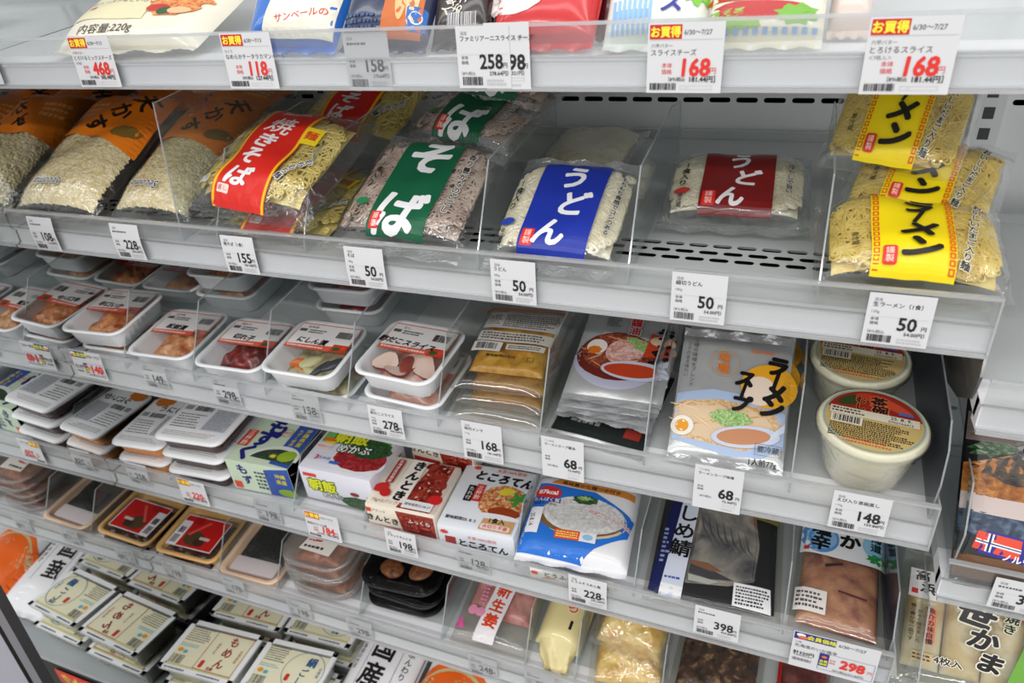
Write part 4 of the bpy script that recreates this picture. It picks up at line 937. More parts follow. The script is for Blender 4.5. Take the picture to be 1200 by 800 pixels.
kintoki('red bean box behind, raised above the front one', -.452, .128, .030, -3)
def tokoroten():
    w, l, H = .116, .128, .046; t = box_item('jelly_noodle_box', 'white jelly noodle box with amber bowl picture and green leaf', -.345, .006, .004, 3, w, l, H, pbr('pack_film_white', (226, 230, 236), .2), r=.007)
    P = Print(top_of(H), None, .0002)
    P.ell(.022, .060, .036, .032, 'jelly', wob=.03); P.ell(.022, .080, .012, .007, (226, 206, 60), 20); P.ell(.030, .040, .024, .010, (150, 60, 24)); P.ell(.024, .030, .034, .006, (236, 236, 240))
    for a in range(5): P.ell(.044+.007*math.cos(a*1.1), .068+.007*math.sin(a*1.1), .009, .0035, (70, 150, 60), a*63)
    P.text('ところてん', .010, .102, .0200, BLK, .05, -3, sx=.92, shear=.2); P.text('天草100%使用', .018, .118, .0075, (216, 80, 60), .01); P.ell(-.036, .118, .006, .004, (216, 60, 50), wob=.3)
    P.rect(-.036, .050, -.024, .082, BLK); P.text('たれ付', -.030, .066, .0085, (230, 230, 230), .01, 0, True); P.rect(-.024, .052, -.011, .086, (206, 50, 44)); P.text('三杯酢', -.0175, .069, .009, (246, 226, 220), .01, 0, True)
    P.text('賞味期限25. 8. 3', -.026, .016, .0066, BLK, .015); P.poly([(.004, .004), (.052, .004), (.052, .026), (.006, .024)], (206, 160, 110)); P.text('1食入', .026, .022, .010, BLK, .03); P.rect(.006, .006, .048, .015, (240, 226, 220), .003); P.text('水切り不要', .027, .0105, .0074, (214, 60, 50), .02); P.build(t.children[0], 'top_print')
    Q = Print(front_of(), None, .0002); Q.text('ところてん', .010, .016, .015, BLK, .035, -2); Q.text('天草100%使用', .010, .030, .007, (216, 80, 60)); Q.rect(-.046, .010, -.030, .026, (160, 44, 44)); Q.ell(-.046, .034, .006, .004, (216, 60, 50), wob=.3); Q.build(t.children[0], 'front_print'); return t
tokoroten()
def somen():
    t = item('somen_pack', 'blue and white somen noodle pack with bowl picture and 87kcal mark', 'noodle pack', 'D', -.208, .006, .006, 4, 6, 0); w, l = .150, .135
    f = pillow(t, w, l, .046, pbr('somen_film', (232, 232, 234), .16, coat=.5, bump=.15, bscale=40), 141, wr=.0009, e=.026, seal=.008, px=6, py=7)
    P = Print(on_surf(f), .009); P.sy = .88
    P.poly([(-w*.49, .002), (w*.10, .000), (w*.20, .020), (w*.46, .050), (w*.49, .085), (w*.10, .122), (-w*.44, .128), (-w*.49, .05)], (36, 112, 206))
    P.ell(.006, .070, .060, .038, (206, 190, 160)); P.ell(.002, .066, .058, .030, (120, 90, 60), a0=180, a1=360); P.ell(.006, .074, .056, .034, 'noodle_white'); P.ell(.004, .086, .044, .024, 'noodle_white'); P.ell(.004, .104, .018, .0085, 'mekabu', wob=.12); P.ell(.002, .107, .010, .004, 'scallion', wob=.2)
    for i in range(5): P.ring(.004, .078-.004*i, .050-.004*i, .018-.001*i, .0006, (190, 188, 186))
    P.ell(-.050, .108, .019, .013, (206, 44, 44)); P.text('87kcal', -.050, .109, .011, WHT, .03); P.rect(-.070, .090, -.030, .098, (60, 60, 140)); P.text('たんぱく質', -.050, .094, .0076, WHT, .01); P.text('豆腐そうめん', -.050, .086, .0055, (40, 40, 60))
    P.poly([(-.050, .128), (.070, .118), (.070, .132), (-.040, .140)], (206, 130, 50)); P.text('風味豊かな麺つゆ付き', .008, .129, .0085, BLK, .02, -4); P.text('のどごしツルッと', .042, .074, .008, (206, 44, 44), .02, -18, halo=WHT)
    P.rect(-.068, .030, -.050, .078, (236, 236, 240)); P.text('25.8.16', -.062, .054, .0085, BLK, .015, -86); P.rect(-.026, .026, .008, .042, (226, 84, 36)); P.lines(-.024, .028, .006, .040, 3, (250, 226, 120), 4); P.rect(.008, .026, .030, .042, (226, 230, 236)); P.ell(.019, .034, .007, .005, (150, 190, 220))
    P.build(t, 'top_print')
    fr = lambda x, y, k: (x, -.0005-k-.0*y, .002+y)
    bevel_box('front_label', -.052, .060, -.013, -.0115, .001, .023, .0004, pbr('label_paper_white', (238, 236, 232), .35), t)
    Q = Print(front_of(-.013), None, .0002); Q.text('とうふそうめん風', .008, .013, .0105, BLK, .03); Q.poly([(-.040, .003), (-.012, .005), (-.026, .009)], (206, 130, 50)); Q.rect(.02, .003, .054, .007, (206, 130, 50)); Q.ell(-.046, .014, .005, .004, (216, 60, 50), wob=.3); Q.build(t, 'front_print'); return t
somen()
def flat_pack(name, label, s, X, v, h, yaw, pitch, w, l, bh, seed, film=None, cat='fish pack', e=None):
    t = item(name, label, cat, s, X, v, h, yaw, pitch, 0); f = pillow(t, w, l, bh, film or POUCH, seed, wr=.0006, seal=.006, px=7, py=7, e=e if e is not None else .003); return t, f
def saba():
    t, f = flat_pack('mackerel_pack', 'cured mackerel fillet in a black tray pack with white side banner', 'D', -.028, .004, .003, 2, 4, .168, .190, .014, 151)
    bevel_box('black_backing', -.078, .076, .012, .182, .0015, .006, .003, pbr('backing_black', (18, 18, 20), .3), t)
    FISH = food('mackerel_flesh', [(70, 72, 80), (128, 126, 126), (176, 170, 160), (150, 112, 84)], 22, .25, .3)
    # fillet: tapered slab
    pts = [(-.036, .030, 0), (.020, .038, 0), (.052, .052, 0), (.056, .110, 0), (.046, .178, 0), (-.030, .178, 0), (-.034, .09, 0)]
    bm = bmesh.new(); vs = [bm.verts.new((x, y, .006)) for x, y, z in pts]; fc = bm.faces.new(vs); r = bmesh.ops.extrude_face_region(bm, geom=[fc])
    up = [g for g in r['geom'] if isinstance(g, bmesh.types.BMVert)]
    cx, cy = .01, .11
    for q in up: q.co.z += .0045; q.co.x = cx+(q.co.x-cx)*.92; q.co.y = cy+(q.co.y-cy)*.95
    bmesh.ops.bevel(bm, geom=bm.edges[:], offset=.002, segments=2, affect='EDGES'); bmesh.ops.recalc_face_normals(bm, faces=bm.faces[:])
    me = bpy.data.meshes.new('fillet'); bm.to_mesh(me); bm.free(); me.materials.append(FISH); o = bpy.data.objects.new('fillet', me); COL.objects.link(o); o.parent = t
    Q = Print(top_of(.0106), None, .0002)
    Q.poly([(-.030, .062), (.004, .054), (.026, .046), (-.004, .042), (-.030, .046)], (74, 70, 78)); Q.poly([(-.030, .066), (-.008, .066), (.012, .056), (-.004, .054), (-.030, .060)], (150, 104, 72)); Q.poly([(-.031, .044), (.008, .040), (-.004, .034), (-.030, .034)], (206, 212, 204))
    for i in range(7): Q.poly([(-.026+.010*i, .150-.004*i), (-.020+.010*i, .120-.004*i), (.002+.008*i, .086), (-.018+.010*i, .121-.004*i)], (78, 78, 84))
    Q.build(t, 'fillet_skin')
    P = Print(on_surf(f), .012); P.poly([(-.078, .010), (-.064, .006), (-.050, .184), (-.064, .184)], (30, 34, 84)); P.poly([(-.064, .006), (-.036, .004), (-.028, .184), (-.050, .184)], (212, 218, 232)); P.poly([(-.064, .004), (-.036, .002), (-.035, .020), (-.063, .022)], (240, 240, 240))
    P.text('しめ鯖', -.044, .108, .029, BLK, .022, -4, True); P.lines(-.060, .028, -.042, .034, 1, (60, 90, 170), 3); P.lines(-.070, .05, -.064, .11, 8, (150, 160, 200), 5)
    P.poly([(.046, .150), (.078, .146), (.078, .176), (.048, .182)], (128, 116, 56)); P.text('北海道', .062, .164, .008, BLK, .01, 0, True); P.poly([(.026, .010), (.072, .008), (.070, .042), (.026, .042)], (240, 240, 240)); P.lines(.029, .012, .068, .039, 6, (40, 40, 44), 8); P.build(t); return t
saba()
def shiokara():
    t, f = flat_pack('salted_squid_pack', 'salted squid pouch with blue and white header card', 'D', .116, .006, .003, -3, 5, .106, .180, .020, 161)
    heap(t, .090, .106, .002, .0145, food('salted_squid', [(150, 90, 76), (196, 136, 106), (214, 158, 122), (160, 100, 90)], 26, .18, .6), 162, 110, 'squid', cy=.066, pw=6)
    P = Print(on_surf(f), .01); P.rect(-.050, .106, .051, .182, (236, 238, 240)); P.ell(-.028, .134, .023, .025, (90, 150, 210)); P.ell(-.026, .134, .018, .018, (140, 186, 228)); P.ell(.036, .138, .014, .018, (150, 200, 230)); P.ell(.040, .118, .012, .007, (40, 150, 70), wob=.25)
    P.text('塩辛', -.027, .136, .024, BLK, .04, -2, True, shear=.06, gap=.98); P.text('いか', .008, .148, .026, BLK, .04, -2, True, gap=.92); P.text('北海道', .038, .150, .0135, (20, 60, 60), .03, 0, True); P.rect(-.046, .110, -.040, .116, (206, 50, 40))
    P.rect(-.050, .020, -.014, .052, (234, 228, 222)); P.lines(-.048, .024, -.017, .048, 4, (90, 84, 80), 6)
    P.poly([(-.002, .056), (.030, .052), (.030, .055), (-.002, .059)], (96, 56, 60)); P.poly([(-.020, .092), (.000, .100), (.002, .097), (-.018, .088)], (64, 46, 56)); P.build(t); return t
shiokara()
# ================================================================== lowest railed shelf
PEACH, GOLD = pbr('peach_foam', (240, 204, 172), .4), pbr('golden_tray', (236, 184, 112), .3)
TSUKU = food('simmered_kelp', [(40, 18, 10), (66, 34, 20), (96, 54, 30)], 70, .2, .9)
def red_tray(label, X, v, yaw, seed, h=0):
    t = item('red_label_tray', label, 'food tray', 'E', X, v, h, yaw, 0, 0, 'golden trays with red labels'); w, l, th = .140, .120, .022
    tray(t, w, l, th, GOLD, .018, .010, .008); heap(t, w*.80, l*.80, .004, .016, TSUKU, seed, 190, pw=6); lid_film(t, w, l, th+.0022, .018, .003, .001)
    P = Print(top_of(th+.0036), None, .0003)
    P.rect(-.052, .018, .050, .088, (238, 226, 226)); P.rect(-.050, .020, .048, .086, (196, 30, 28)); P.rect(-.051, .020, -.030, .074, (238, 232, 234)); P.bars(-.049, .024, -.034, .042, (60, 60, 70), seed); P.bars(-.047, .046, -.034, .060, (60, 60, 70), seed+1); P.ell(-.004, .040, .021, .016, (84, 62, 40), wob=.05); P.ell(.012, .034, .012, .009, (60, 44, 30), wob=.1); P.rect(.008, .040, .030, .046, (200, 190, 184))
    P.poly([(-.022, .046), (-.017, .044), (.012, .078), (.006, .080)], (222, 90, 80)); P.rect(-.030, .070, -.010, .086, (172, 26, 24)); P.build(t); return t
red_tray('golden tray with red label nearest the mirror', -.948, .004, 2, 201)
red_tray('golden tray with red label behind the front one', -.948, .130, 2, 202)
NORIM = food('black_kelp_sheet', [(10, 14, 12), (20, 26, 22), (32, 38, 32)], 90, .55, .9, 160, .05)
def kelp_tray(label, X, v, seed):
    t = item('kelp_tray', label, 'food tray', 'E', X, v, 0, 2, 0, 0, 'peach trays of black kelp'); w, l, th = .126, .135, .024
    tray(t, w, l, th, PEACH, .020, .010, .008); bevel_box('tofu_block', -w*.38, w*.36, .016, .046, .005, .020, .003, pbr('kelp_base_pale', (226, 214, 214), .35), t); heap(t, w*.80, .088, .005, .015, NORIM, seed, 70, 'kelp', cy=.086, pw=12, nx=50, ny=50); lid_film(t, w, l, th+.0022, .020, .003, .001)
    return t
kelp_tray('peach foam tray with black kelp and a pale block in front', -.800, -.002, 203)
kelp_tray('peach foam tray with black kelp in the back row', -.800, .140, 204)
CLR = clear('tub_clear', (242, 240, 238), 1.45, .07, .20, (228, 222, 218), gain=1.2)
PICK = food('simmered_orange', [(110, 54, 22), (160, 88, 44), (186, 118, 70)], 60, .25, .8)
def round_tub(label, X, v, h, yaw, seed, top):
    t = item('clear_tub', label, 'food tub', 'E', X, v, h, yaw, 0, 0, 'clear tubs of orange pickles'); w, l = .132, .110
    V, Fs = loft([(rring(w, l, .038, .014, 8), .0), (rring(w, l, .038, .008, 8), .012), (rring(w, l, .038, .004, 8), .0125), (rring(w, l, .038, 0, 8), .014), (rring(w, l, .038, 0, 8), .0165), (rring(w, l, .038, .004, 8), .0185), (rring(w, l, .038, .010, 8), .0190)], True, True)
    link_mesh('tub', V, Fs, CLR, t, smooth=True); heap(t, w*.66, l*.62, .001, .014, PICK, seed, 160, 'pickles', cy=l/2, pw=3)
    if top:
        P = Print(top_of(.0192), None, .0003); P.poly([(-.034, .030), (.026, .026), (.030, .062), (-.026, .066)], (240, 234, 226)); P.ell(-.006, .056, .009, .007, (206, 60, 40)); P.lines(-.028, .033, .010, .042, 1, (60, 40, 30), 3); P.lines(-.026, .047, -.012, .053, 1, (190, 60, 40), 4); P.build(t)
    return t
for k in range(5): round_tub(['clear tub at the bottom of the orange pickle stack', 'clear tub, second from below in the orange pickle stack', 'clear tub in the middle of the orange pickle stack', 'clear tub, second from the top of the orange pickle stack', 'clear tub on top of the orange pickle stack with white sticker'][k], -.657+.003*math.sin(k*2), .008+.003*math.cos(k*3), .0005+.0196*k, (3, -3, 4, -2, 2)[k], 210+k, k == 4)
BTUB = pbr('black_tub_plastic', (10, 10, 11), .22, spec=.25)
BFOOD = food('fried_cutlets', [(80, 42, 20), (120, 70, 36), (146, 94, 56)], 110, .5, .9, 120, .05)
def black_tub(label, X, v, h, yaw, seed, top):
    t = item('black_tub', label, 'food tub', 'E', X, v, h, yaw, 0, 0, 'black lidded tubs'); w, l = .136, .118
    V, Fs = loft([(rring(w, l, .03, .012, 8), .0), (rring(w, l, .03, .006, 8), .018), (rring(w, l, .03, 0, 8), .0195), (rring(w, l, .03, 0, 8), .0215), (rring(w, l, .03, .006, 8), .0205), (rring(w, l, .03, .012, 8), .008)], True, True); link_mesh('tub', V, Fs, BTUB, t, smooth=True)
    V, Fs = loft([(rring(w, l, .03, -.0008, 8), .0205), (rring(w, l, .03, -.0005, 8), .0235), (rring(w, l, .03, .005, 8), .0245), (rring(w, l, .03, .010, 8), .0300), (rring(w, l, .03, .016, 8), .0305)], False, True); link_mesh('lid', V, Fs, clear('lid_clear', (248, 249, 249), 1.22, .05, .0, gain=.5), t, smooth=True)
    for q, (x, y) in enumerate(((-.026, .045), (.024, .050), (-.020, .080), (.028, .085))): blob(t, 'food', BFOOD, (x, y, .012), (.022, .017, .0065), seed+q, .7, .2, q*35)
    return t
for k in range(3): black_tub(['black tub at the bottom of its stack', 'black tub in the middle of its stack', 'black tub on top of its stack'][k], -.506+.003*k, .022-.002*k, .001+.0310*k, (2, -2, 3)[k], 220+4*k, k == 2)
def ginger():
    t, f = flat_pack('ginger_pack', 'pink pickled ginger pack with white band and red lettering', 'E', -.348, .012, .002, 2, 3, .128, .155, .020, 231, cat='food pack')
    heap(t, .108, .095, .002, .014, food('pink_ginger', [(196, 110, 110), (222, 150, 146), (236, 180, 170)], 40, .25, .5), 232, 90, 'ginger', cy=.098, pw=6)
    P = Print(on_surf(f), .012); P.poly([(-.026, .004), (.008, .004), (.024, .156), (-.010, .156)], (236, 230, 232)); P.text('の新生姜', -.001, .078, .0245, (214, 66, 30), .03, -6, True, shear=.0, gap=1.12)
    P.poly([(-.062, .020), (-.044, .016), (-.054, .038)], (230, 90, 160)); P.ell(-.040, .050, .008, .008, (232, 150, 180)); P.ell(-.026, .048, .008, .008, (232, 150, 180)); P.lines(-.034, .060, -.024, .120, 9, (232, 150, 180), 6); P.build(t); return t
ginger()
def mino():
    t = item('yellow_pouch', 'pale yellow pouch with red lettering and folded end', 'food pouch', 'E', -.243, .040, .004, -4, 8, 0); w, l = .072, .16
    f = pillow(t, w, l, .036, pbr('pale_yellow_film', (232, 216, 156), .22, coat=.5, bump=.2), 241, wr=.0016, seal=.0, px=2.2, py=5)
    V = []; Fs = []; nn = 26
    for j in range(7):
        u = j/6; rx, rz, cx, cy, cz = w*(.47-.24*u), .015*(1-.62*u), .010*u*u, .012-.044*u, .015-.004*u
        for i in range(nn):
            a = 2*math.pi*i/nn; q = 1+.16*u*math.sin(5*a+1.3*j); V.append((cx+rx*q*math.cos(a), cy+.004*math.sin(3*a)*u, cz+rz*q*math.sin(a)+.004*u*math.sin(4*a)))
    Fs = [(j*nn+i, j*nn+(i+1) % nn, (j+1)*nn+(i+1) % nn, (j+1)*nn+i) for j in range(6) for i in range(nn)] + [tuple(6*nn+i for i in range(nn))]
    link_mesh('folded_end', V, Fs, pbr('pale_yellow_film', (232, 216, 156), .22), t, smooth=True)
    P = Print(on_surf(f), .01); P.text('みの', .002, .066, .018, (222, 80, 70), .03, -42, halo=(240, 226, 190)); P.rect(.010, .095, .024, .115, (206, 40, 40)); P.rect(.012, .026, .016, .040, BLK); P.build(t); return t
mino()
KAN = food('dried_food', [(206, 150, 50), (230, 184, 84), (244, 212, 130), (226, 176, 80)], 38, .3, .8)
def yellow_bag(label, X, v, h, yaw, pitch, seed, tape):
    t = item('yellow_food_bag', label, 'food bag', 'E', X, v, h, yaw, pitch, 0, 'clear bags of yellow food'); w, l = .115, .125
    f = pillow(t, w, l, .042, FILM, seed, wr=.003, seal=.008, px=2.2, py=3)
    heap(t, w*.84, l*.84, .003, .030, KAN, seed, 95, 'dried_food', cy=l/2, pw=3, nx=48, ny=48)
    if tape:
        P = Print(on_surf(f), .01); P.poly([(.010, .050), (.034, .056), (.032, .070), (.010, .064)], (40, 90, 180)); P.poly([(.036, .074), (.056, .056), (.056, .118), (.030, .112)], (20, 130, 60)); P.text('C', -.020, .086, .040, (244, 236, 230), .02, 10); P.build(t)
    return t
yellow_bag('clear bag of crinkled yellow food on top, with green corner', -.140, .050, .024, -6, 9, 251, True)
yellow_bag('clear bag of crinkled yellow food underneath, in front', -.128, .010, .0, 8, 3, 252, False)
def brown_pack(name, label, X, v, w, mat, seed, hdr=None):
    t, f = flat_pack(name, label, 'E', X, v, .003, -2, 3, w, .15, .018, seed, cat='food pack'); heap(t, w*.86, .125, .002, .013, mat, seed, 150, 'food', cy=.078, pw=7)
    if hdr: P = Print(on_surf(f), .012); P.rect(-w*.48, .10, -w*.42, .02, hdr); P.build(t)
    return t
brown_pack('kinpira_pack', 'dark brown simmered food pack with sesame below the 398 tag', -.012, .020, .125, food('dark_simmered', [(30, 16, 10), (58, 34, 20), (90, 54, 30), (170, 140, 100)], 90, .2, .9), 261)
brown_pack('red_pickle_pack', 'dark red pickle pack at the right end of the lowest shelf', .105, .040, .075, food('dark_red_pickle', [(70, 20, 18), (110, 34, 30), (150, 80, 70)], 50, .2, .7), 262, (190, 30, 30))

# ================================================================== bottom deck: tofu
TUBW = clear('tofu_tub', (236, 240, 234), 1.4, .12, .85, (236, 238, 232))
def tofu(label, X, Y, z, yaw, kind, w=.166, l=.112):
    t = tag(empty('tofu_pack', Matrix.Translation((X, Y, z)) @ Matrix.Rotation(math.radians(yaw), 4, 'Z')), label, 'tofu pack', 'packs of tofu on the bottom deck'); H = .046
    tray(t, w, l, H, TUBW, .010, .014, .009, name='tub', rib=.0008)
    bevel_box('tofu_block', -w*.37, w*.37, l*.15, l*.86, .005, H-.004, .004, pbr('tofu_cream', (240, 235, 206), .4), t)
    V, Fs = loft([(rring(w, l, .010, 0, 5), H+.0017), (rring(w, l, .010, .0005, 5), H+.0022)], True, True); lid_film(t, w, l, H+.0018, .010, .001, .0008)
    P = Print(top_of(H+.0028), None, .0003)
    P.frame(-w/2+.001, .001, w/2-.001, l-.001, .010, (244, 245, 246)); cr = (238, 232, 200)
    P.rect(-w/2+.014, .011, w/2-.010, .026, (214, 206, 150))
    P.rect(-w/2+.011, .016, w/2-.011, l-.016, cr); P.lines(-w/2+.014, l*.58, -.018, l-.014, 7, (110, 112, 104), 3)
    P.bars(-w/2+.014, .016, -w/2+.042, .034, (90, 92, 90), 5); P.ell(-w/2+.022, .044, .006, .0045, (232, 160, 50)); P.ell(-w/2+.034, .042, .005, .004, (80, 180, 210)); P.lines(-w/2+.014, .052, -.022, .060, 2, (130, 190, 200), 6)
    for x, y in ((-w/2+.001, .001), (w/2-.011, .001), (w/2-.011, l-.006), (-w/2+.001, l-.006)): P.rect(x, y, x+.007, y+.0028, (64, 68, 68))
    P.lines(-w/2+.016, .002, -.02, .008, 1, (90, 96, 110), 8); P.lines(.006, .002, w*.38, .008, 1, (90, 96, 110), 9)
    if kind == 'momen':
        c = (150, 52, 34); P.frame(-.012, .014, w/2-.012, l-.014, .0012, (176, 100, 70)); P.text('もめん', .034, l*.52, .022, c, .02, -2, True, gap=1.1); P.rect(-.004, .018, .004, .034, (206, 56, 40), .003); P.text('国産大豆', .008, .062, .006, (170, 110, 80), 0, 0, True); P.text('豆腐', .022, .020, .007, c, .02); P.text('北海道産', .060, .056, .007, (176, 110, 70), 0, 0, True)
    else:
        c = (50, 96, 140); P.ring(.028, l*.52, .040, l*.36, .0012, (110, 150, 170)); P.text('絹', .036, l*.70, .020, c, .03); P.text('ごし', .030, l*.42, .017, c, .02, 0, True); P.rect(.000, .034, .008, .048, (206, 56, 40), .002); P.text('豆腐', .030, .026, .008, c, .02); P.text('北海道', .058, .062, .007, c, 0, 0, True)
    P.build(t); return t
m_, k_ = 'momen', 'kinu'
tofu('momen tofu pack in the front row beside the mirror, on top', -.914, .560, .327, 4, m_)
tofu('momen tofu pack in the front row beside the mirror, underneath', -.918, .556, .2755, 2, m_)
tofu('silken tofu pack in the front row with blue ring, on top', -.744, .574, .327, 5, k_, w=.150)
tofu('silken tofu pack in the front row, underneath', -.744, .568, .2755, 3, k_, w=.150)
tofu('momen tofu pack in the second row beside the mirror', -.905, .688, .327, 3, m_)
tofu('momen tofu pack in the second row beside the mirror, underneath', -.908, .685, .2755, 3, m_)
tofu('silken tofu pack in the second row behind the blue ring one', -.742, .700, .327, 3, k_, w=.150)
tofu('silken tofu pack in the second row, underneath', -.742, .698, .2755, 2, k_, w=.150)
tofu('momen tofu pack in the third row by the mirror', -.905, .815, .327, 2, m_)
tofu('silken tofu pack in the third row', -.742, .822, .327, 2, k_, w=.150)
def big_bag(label, X, Y, z, yaw, pitch, kind, seed):
    t = tag(empty('bean_curd_bag', Matrix.Translation((X, Y, z)) @ Matrix.Rotation(math.radians(yaw), 4, 'Z') @ Matrix.Rotation(math.radians(pitch), 4, 'X')), label, 'food bag', 'white bags on the bottom deck'); w, l = .138, .24
    f = pillow(t, w, l, .034, pbr('glossy_white_bag', (234, 234, 236), .18, coat=.5, bump=.15, bscale=30), seed, wr=.0014, px=4, py=6)
    P = Print(on_surf(f), .012)
    if kind == 'koku':
        P.text('国', -.010, .148, .050, BLK, .022, -2); P.text('産', -.013, .094, .048, BLK, .022, -2); P.rect(-.050, .172, -.036, .190, (110, 96, 40)); P.poly([(-.040, .060), (-.0392, .060), (-.036, .165), (-.0368, .165)], (90, 90, 94)); P.text('北海道の大豆', -.054, .126, .0095, (60, 60, 62), .0, -2, True); P.poly([(.026, .06), (.0268, .06), (.030, .214), (.0292, .214)], (70, 70, 74)); P.text('ふんわり', .044, .128, .014, (60, 60, 62), .01, -2, True); P.rect(.034, .172, .052, .179, (226, 170, 170)); P.poly([(.066, .05), (.0668, .05), (.068, .215), (.0672, .215)], (70, 70, 74))
    elif kind == 'orange':
        P.ell(0, .066, .086, .108, (240, 108, 34), a0=0, a1=180); P.rect(-.074, .004, .074, .068, (240, 108, 34)); P.ell(0, .066, .080, .094, (206, 190, 140), a0=0, a1=180); P.ell(0, .066, .080, .087, (240, 104, 30), a0=0, a1=180); P.lines(-.040, .181, .040, .190, 1, BLK, 7); P.poly([(-.04, .212), (.04, .206), (.04, .218), (-.03, .222)], (226, 80, 50)); P.ell(0, .04, .03, .02, (226, 190, 60), wob=.1)
    else: P.rect(.03, .19, .05, .21, (150, 60, 50))
    P.build(t); return t
big_bag('white bag with large black brush characters on the bottom deck', -.598, .600, .300, -1, 13, 'koku', 271)
big_bag('white and orange bag on the bottom deck', -.452, .590, .300, -2, 14, 'orange', 272)
big_bag('plain white bag partly hidden at the right of the orange bag', -.305, .600, .290, -2, 12, 'plain', 273)
# red sale sign on the dark intake face
c0 = on_y(65, 783, .558); xs = 2*XM-c0[0]
sg = bevel_box('sale_sign', -.075, .075, -.0008, 0, -.022, .022, .0003, pbr('sign_red', (214, 52, 34), .35), None, 1); sg.matrix_world = Matrix.Translation((xs-.072, .5575, c0[2]-.022)); tag(sg, 'red sign with yellow lettering below the tofu deck', 'sign')
Pq = Print(front_of(-.0008), None, .0002); Pq.text('おトク', .02, .0, .029, (246, 226, 50), .03); Pq.build(sg)

# ================================================================== the next bay
def fish_pack():
    t, f = flat_pack('simmered_fish_pack', 'black simmered mackerel pack with small red flag label', 'O', .297, .002, .002, 3, 52, .19, .190, .020, 281, pbr('black_pack_film', (24, 24, 26), .16, coat=.6, bump=.15), e=.004)
    P = Print(on_surf(f), .012); P.sy = .95
    P.rect(-.094, .003, .094, .030, (110, 76, 50)); P.poly([(-.094, .052), (-.03, .048), (.094, .030), (.094, .060), (-.02, .072), (-.094, .078)], 'mackerel_blue'); P.poly([(-.094, .076), (-.02, .072), (.094, .058), (.094, .076), (-.02, .092), (-.094, .096)], (206, 190, 184))
    P.poly([(-.094, .094), (0, .090), (.094, .074), (.094, .120), (.02, .140), (-.05, .142), (-.094, .125)], 'sauce_fish'); P.ell(-.03, .126, .05, .018, 'fish_skin', 4, wob=.08); P.ell(.03, .122, .045, .018, 'fish_skin', -8, wob=.08); P.ell(-.066, .148, .026, .010, 'mekabu', 20, wob=.18); P.rect(-.094, .150, -.05, .18, (130, 116, 110))
    P.text('味噌煮', -.046, .176, .026, (150, 148, 146), .02, 14, True, shear=-.1)
    P.poly([(-.078, .034), (.026, .018), (.028, .046), (-.070, .058)], (44, 44, 140)); P.poly([(-.082, .038), (-.042, .032), (-.040, .052), (-.078, .057)], (222, 74, 50)); P.poly([(-.072, .0366), (-.067, .0358), (-.064, .055), (-.069, .0555)], WHT); P.poly([(-.080, .045), (-.041, .039), (-.0405, .043), (-.079, .049)], WHT); P.poly([(-.0705, .0366), (-.0685, .036), (-.0655, .0552), (-.0675, .0554)], (30, 40, 110)); P.poly([(-.080, .0465), (-.041, .0405), (-.0408, .0418), (-.0796, .0478)], (30, 40, 110))
    P.text('ノルウェー産さば', -.022, .029, .0088, WHT, .02, -8); P.lines(-.034, .036, .004, .046, 2, (180, 190, 226), 3); P.build(t); return t
fish_pack()
def fish_cake():
    t, f = flat_pack('fish_cake_pack', 'bamboo-leaf fish cake pack with brush lettering and green side', 'P', .274, .026, .006, 0, 46, .175, .150, .026, 291, clear('fishcake_film', (246, 246, 240), 1.42, .07, .04, bump=.4, bscale=30, gain=1.2), e=.005)
    FC = food('fish_cake', [(186, 134, 66), (212, 184, 126), (228, 214, 180), (232, 224, 200)], 20, .35, .3)
    for k in range(3): heap(t, .040, .105, .003, .014, FC, 292+k, 60, 'fish_cake', cx=-.060+.042*k, cy=.070, pw=3)
    P = Print(on_surf(f), .010); P.sx, P.sy = .87, .70
    P.poly([(.016, .004), (.097, .004), (.097, .17), (.050, .17), (.040, .10)], (110, 170, 60)); P.rect(-.094, .146, -.056, .192, (232, 230, 228)); P.text('高', -.080, .182, .017, BLK, .03); P.text('浜', -.072, .164, .019, BLK, .03, -8); P.rect(-.091, .152, -.084, .160, (206, 60, 50))
    P.rect(-.072, .074, -.060, .134, (222, 120, 90), .005); P.text('魚介の味自慢', -.066, .104, .0096, BLK, .02, 0, True); P.text('かるく焼きました', -.079, .100, .0066, BLK, .01, 0, True); P.text('香り豊かな一品です', -.087, .104, .0066, BLK, .01, 0, True)
    for ch, x, y, z in (('笹', -.016, .142, .046), ('か', -.006, .102, .036), ('ま', .004, .068, .034)): P.text(ch, x, y, z, BLK, .04, -10, shear=.1, halo=(236, 230, 214), hb=.045)
    P.text('焼き', .024, .136, .0165, BLK, .03, -8, True, halo=(220, 220, 190)); P.ell(.046, .148, .010, .013, (206, 50, 40)); P.text('4枚入', -.042, .054, .0135, BLK, .02, halo=(236, 230, 214)); P.rect(-.084, .044, -.060, .060, (206, 180, 130)); P.lines(-.083, .046, -.061, .058, 2, (70, 60, 50), 3); P.build(t); return t
fish_cake()

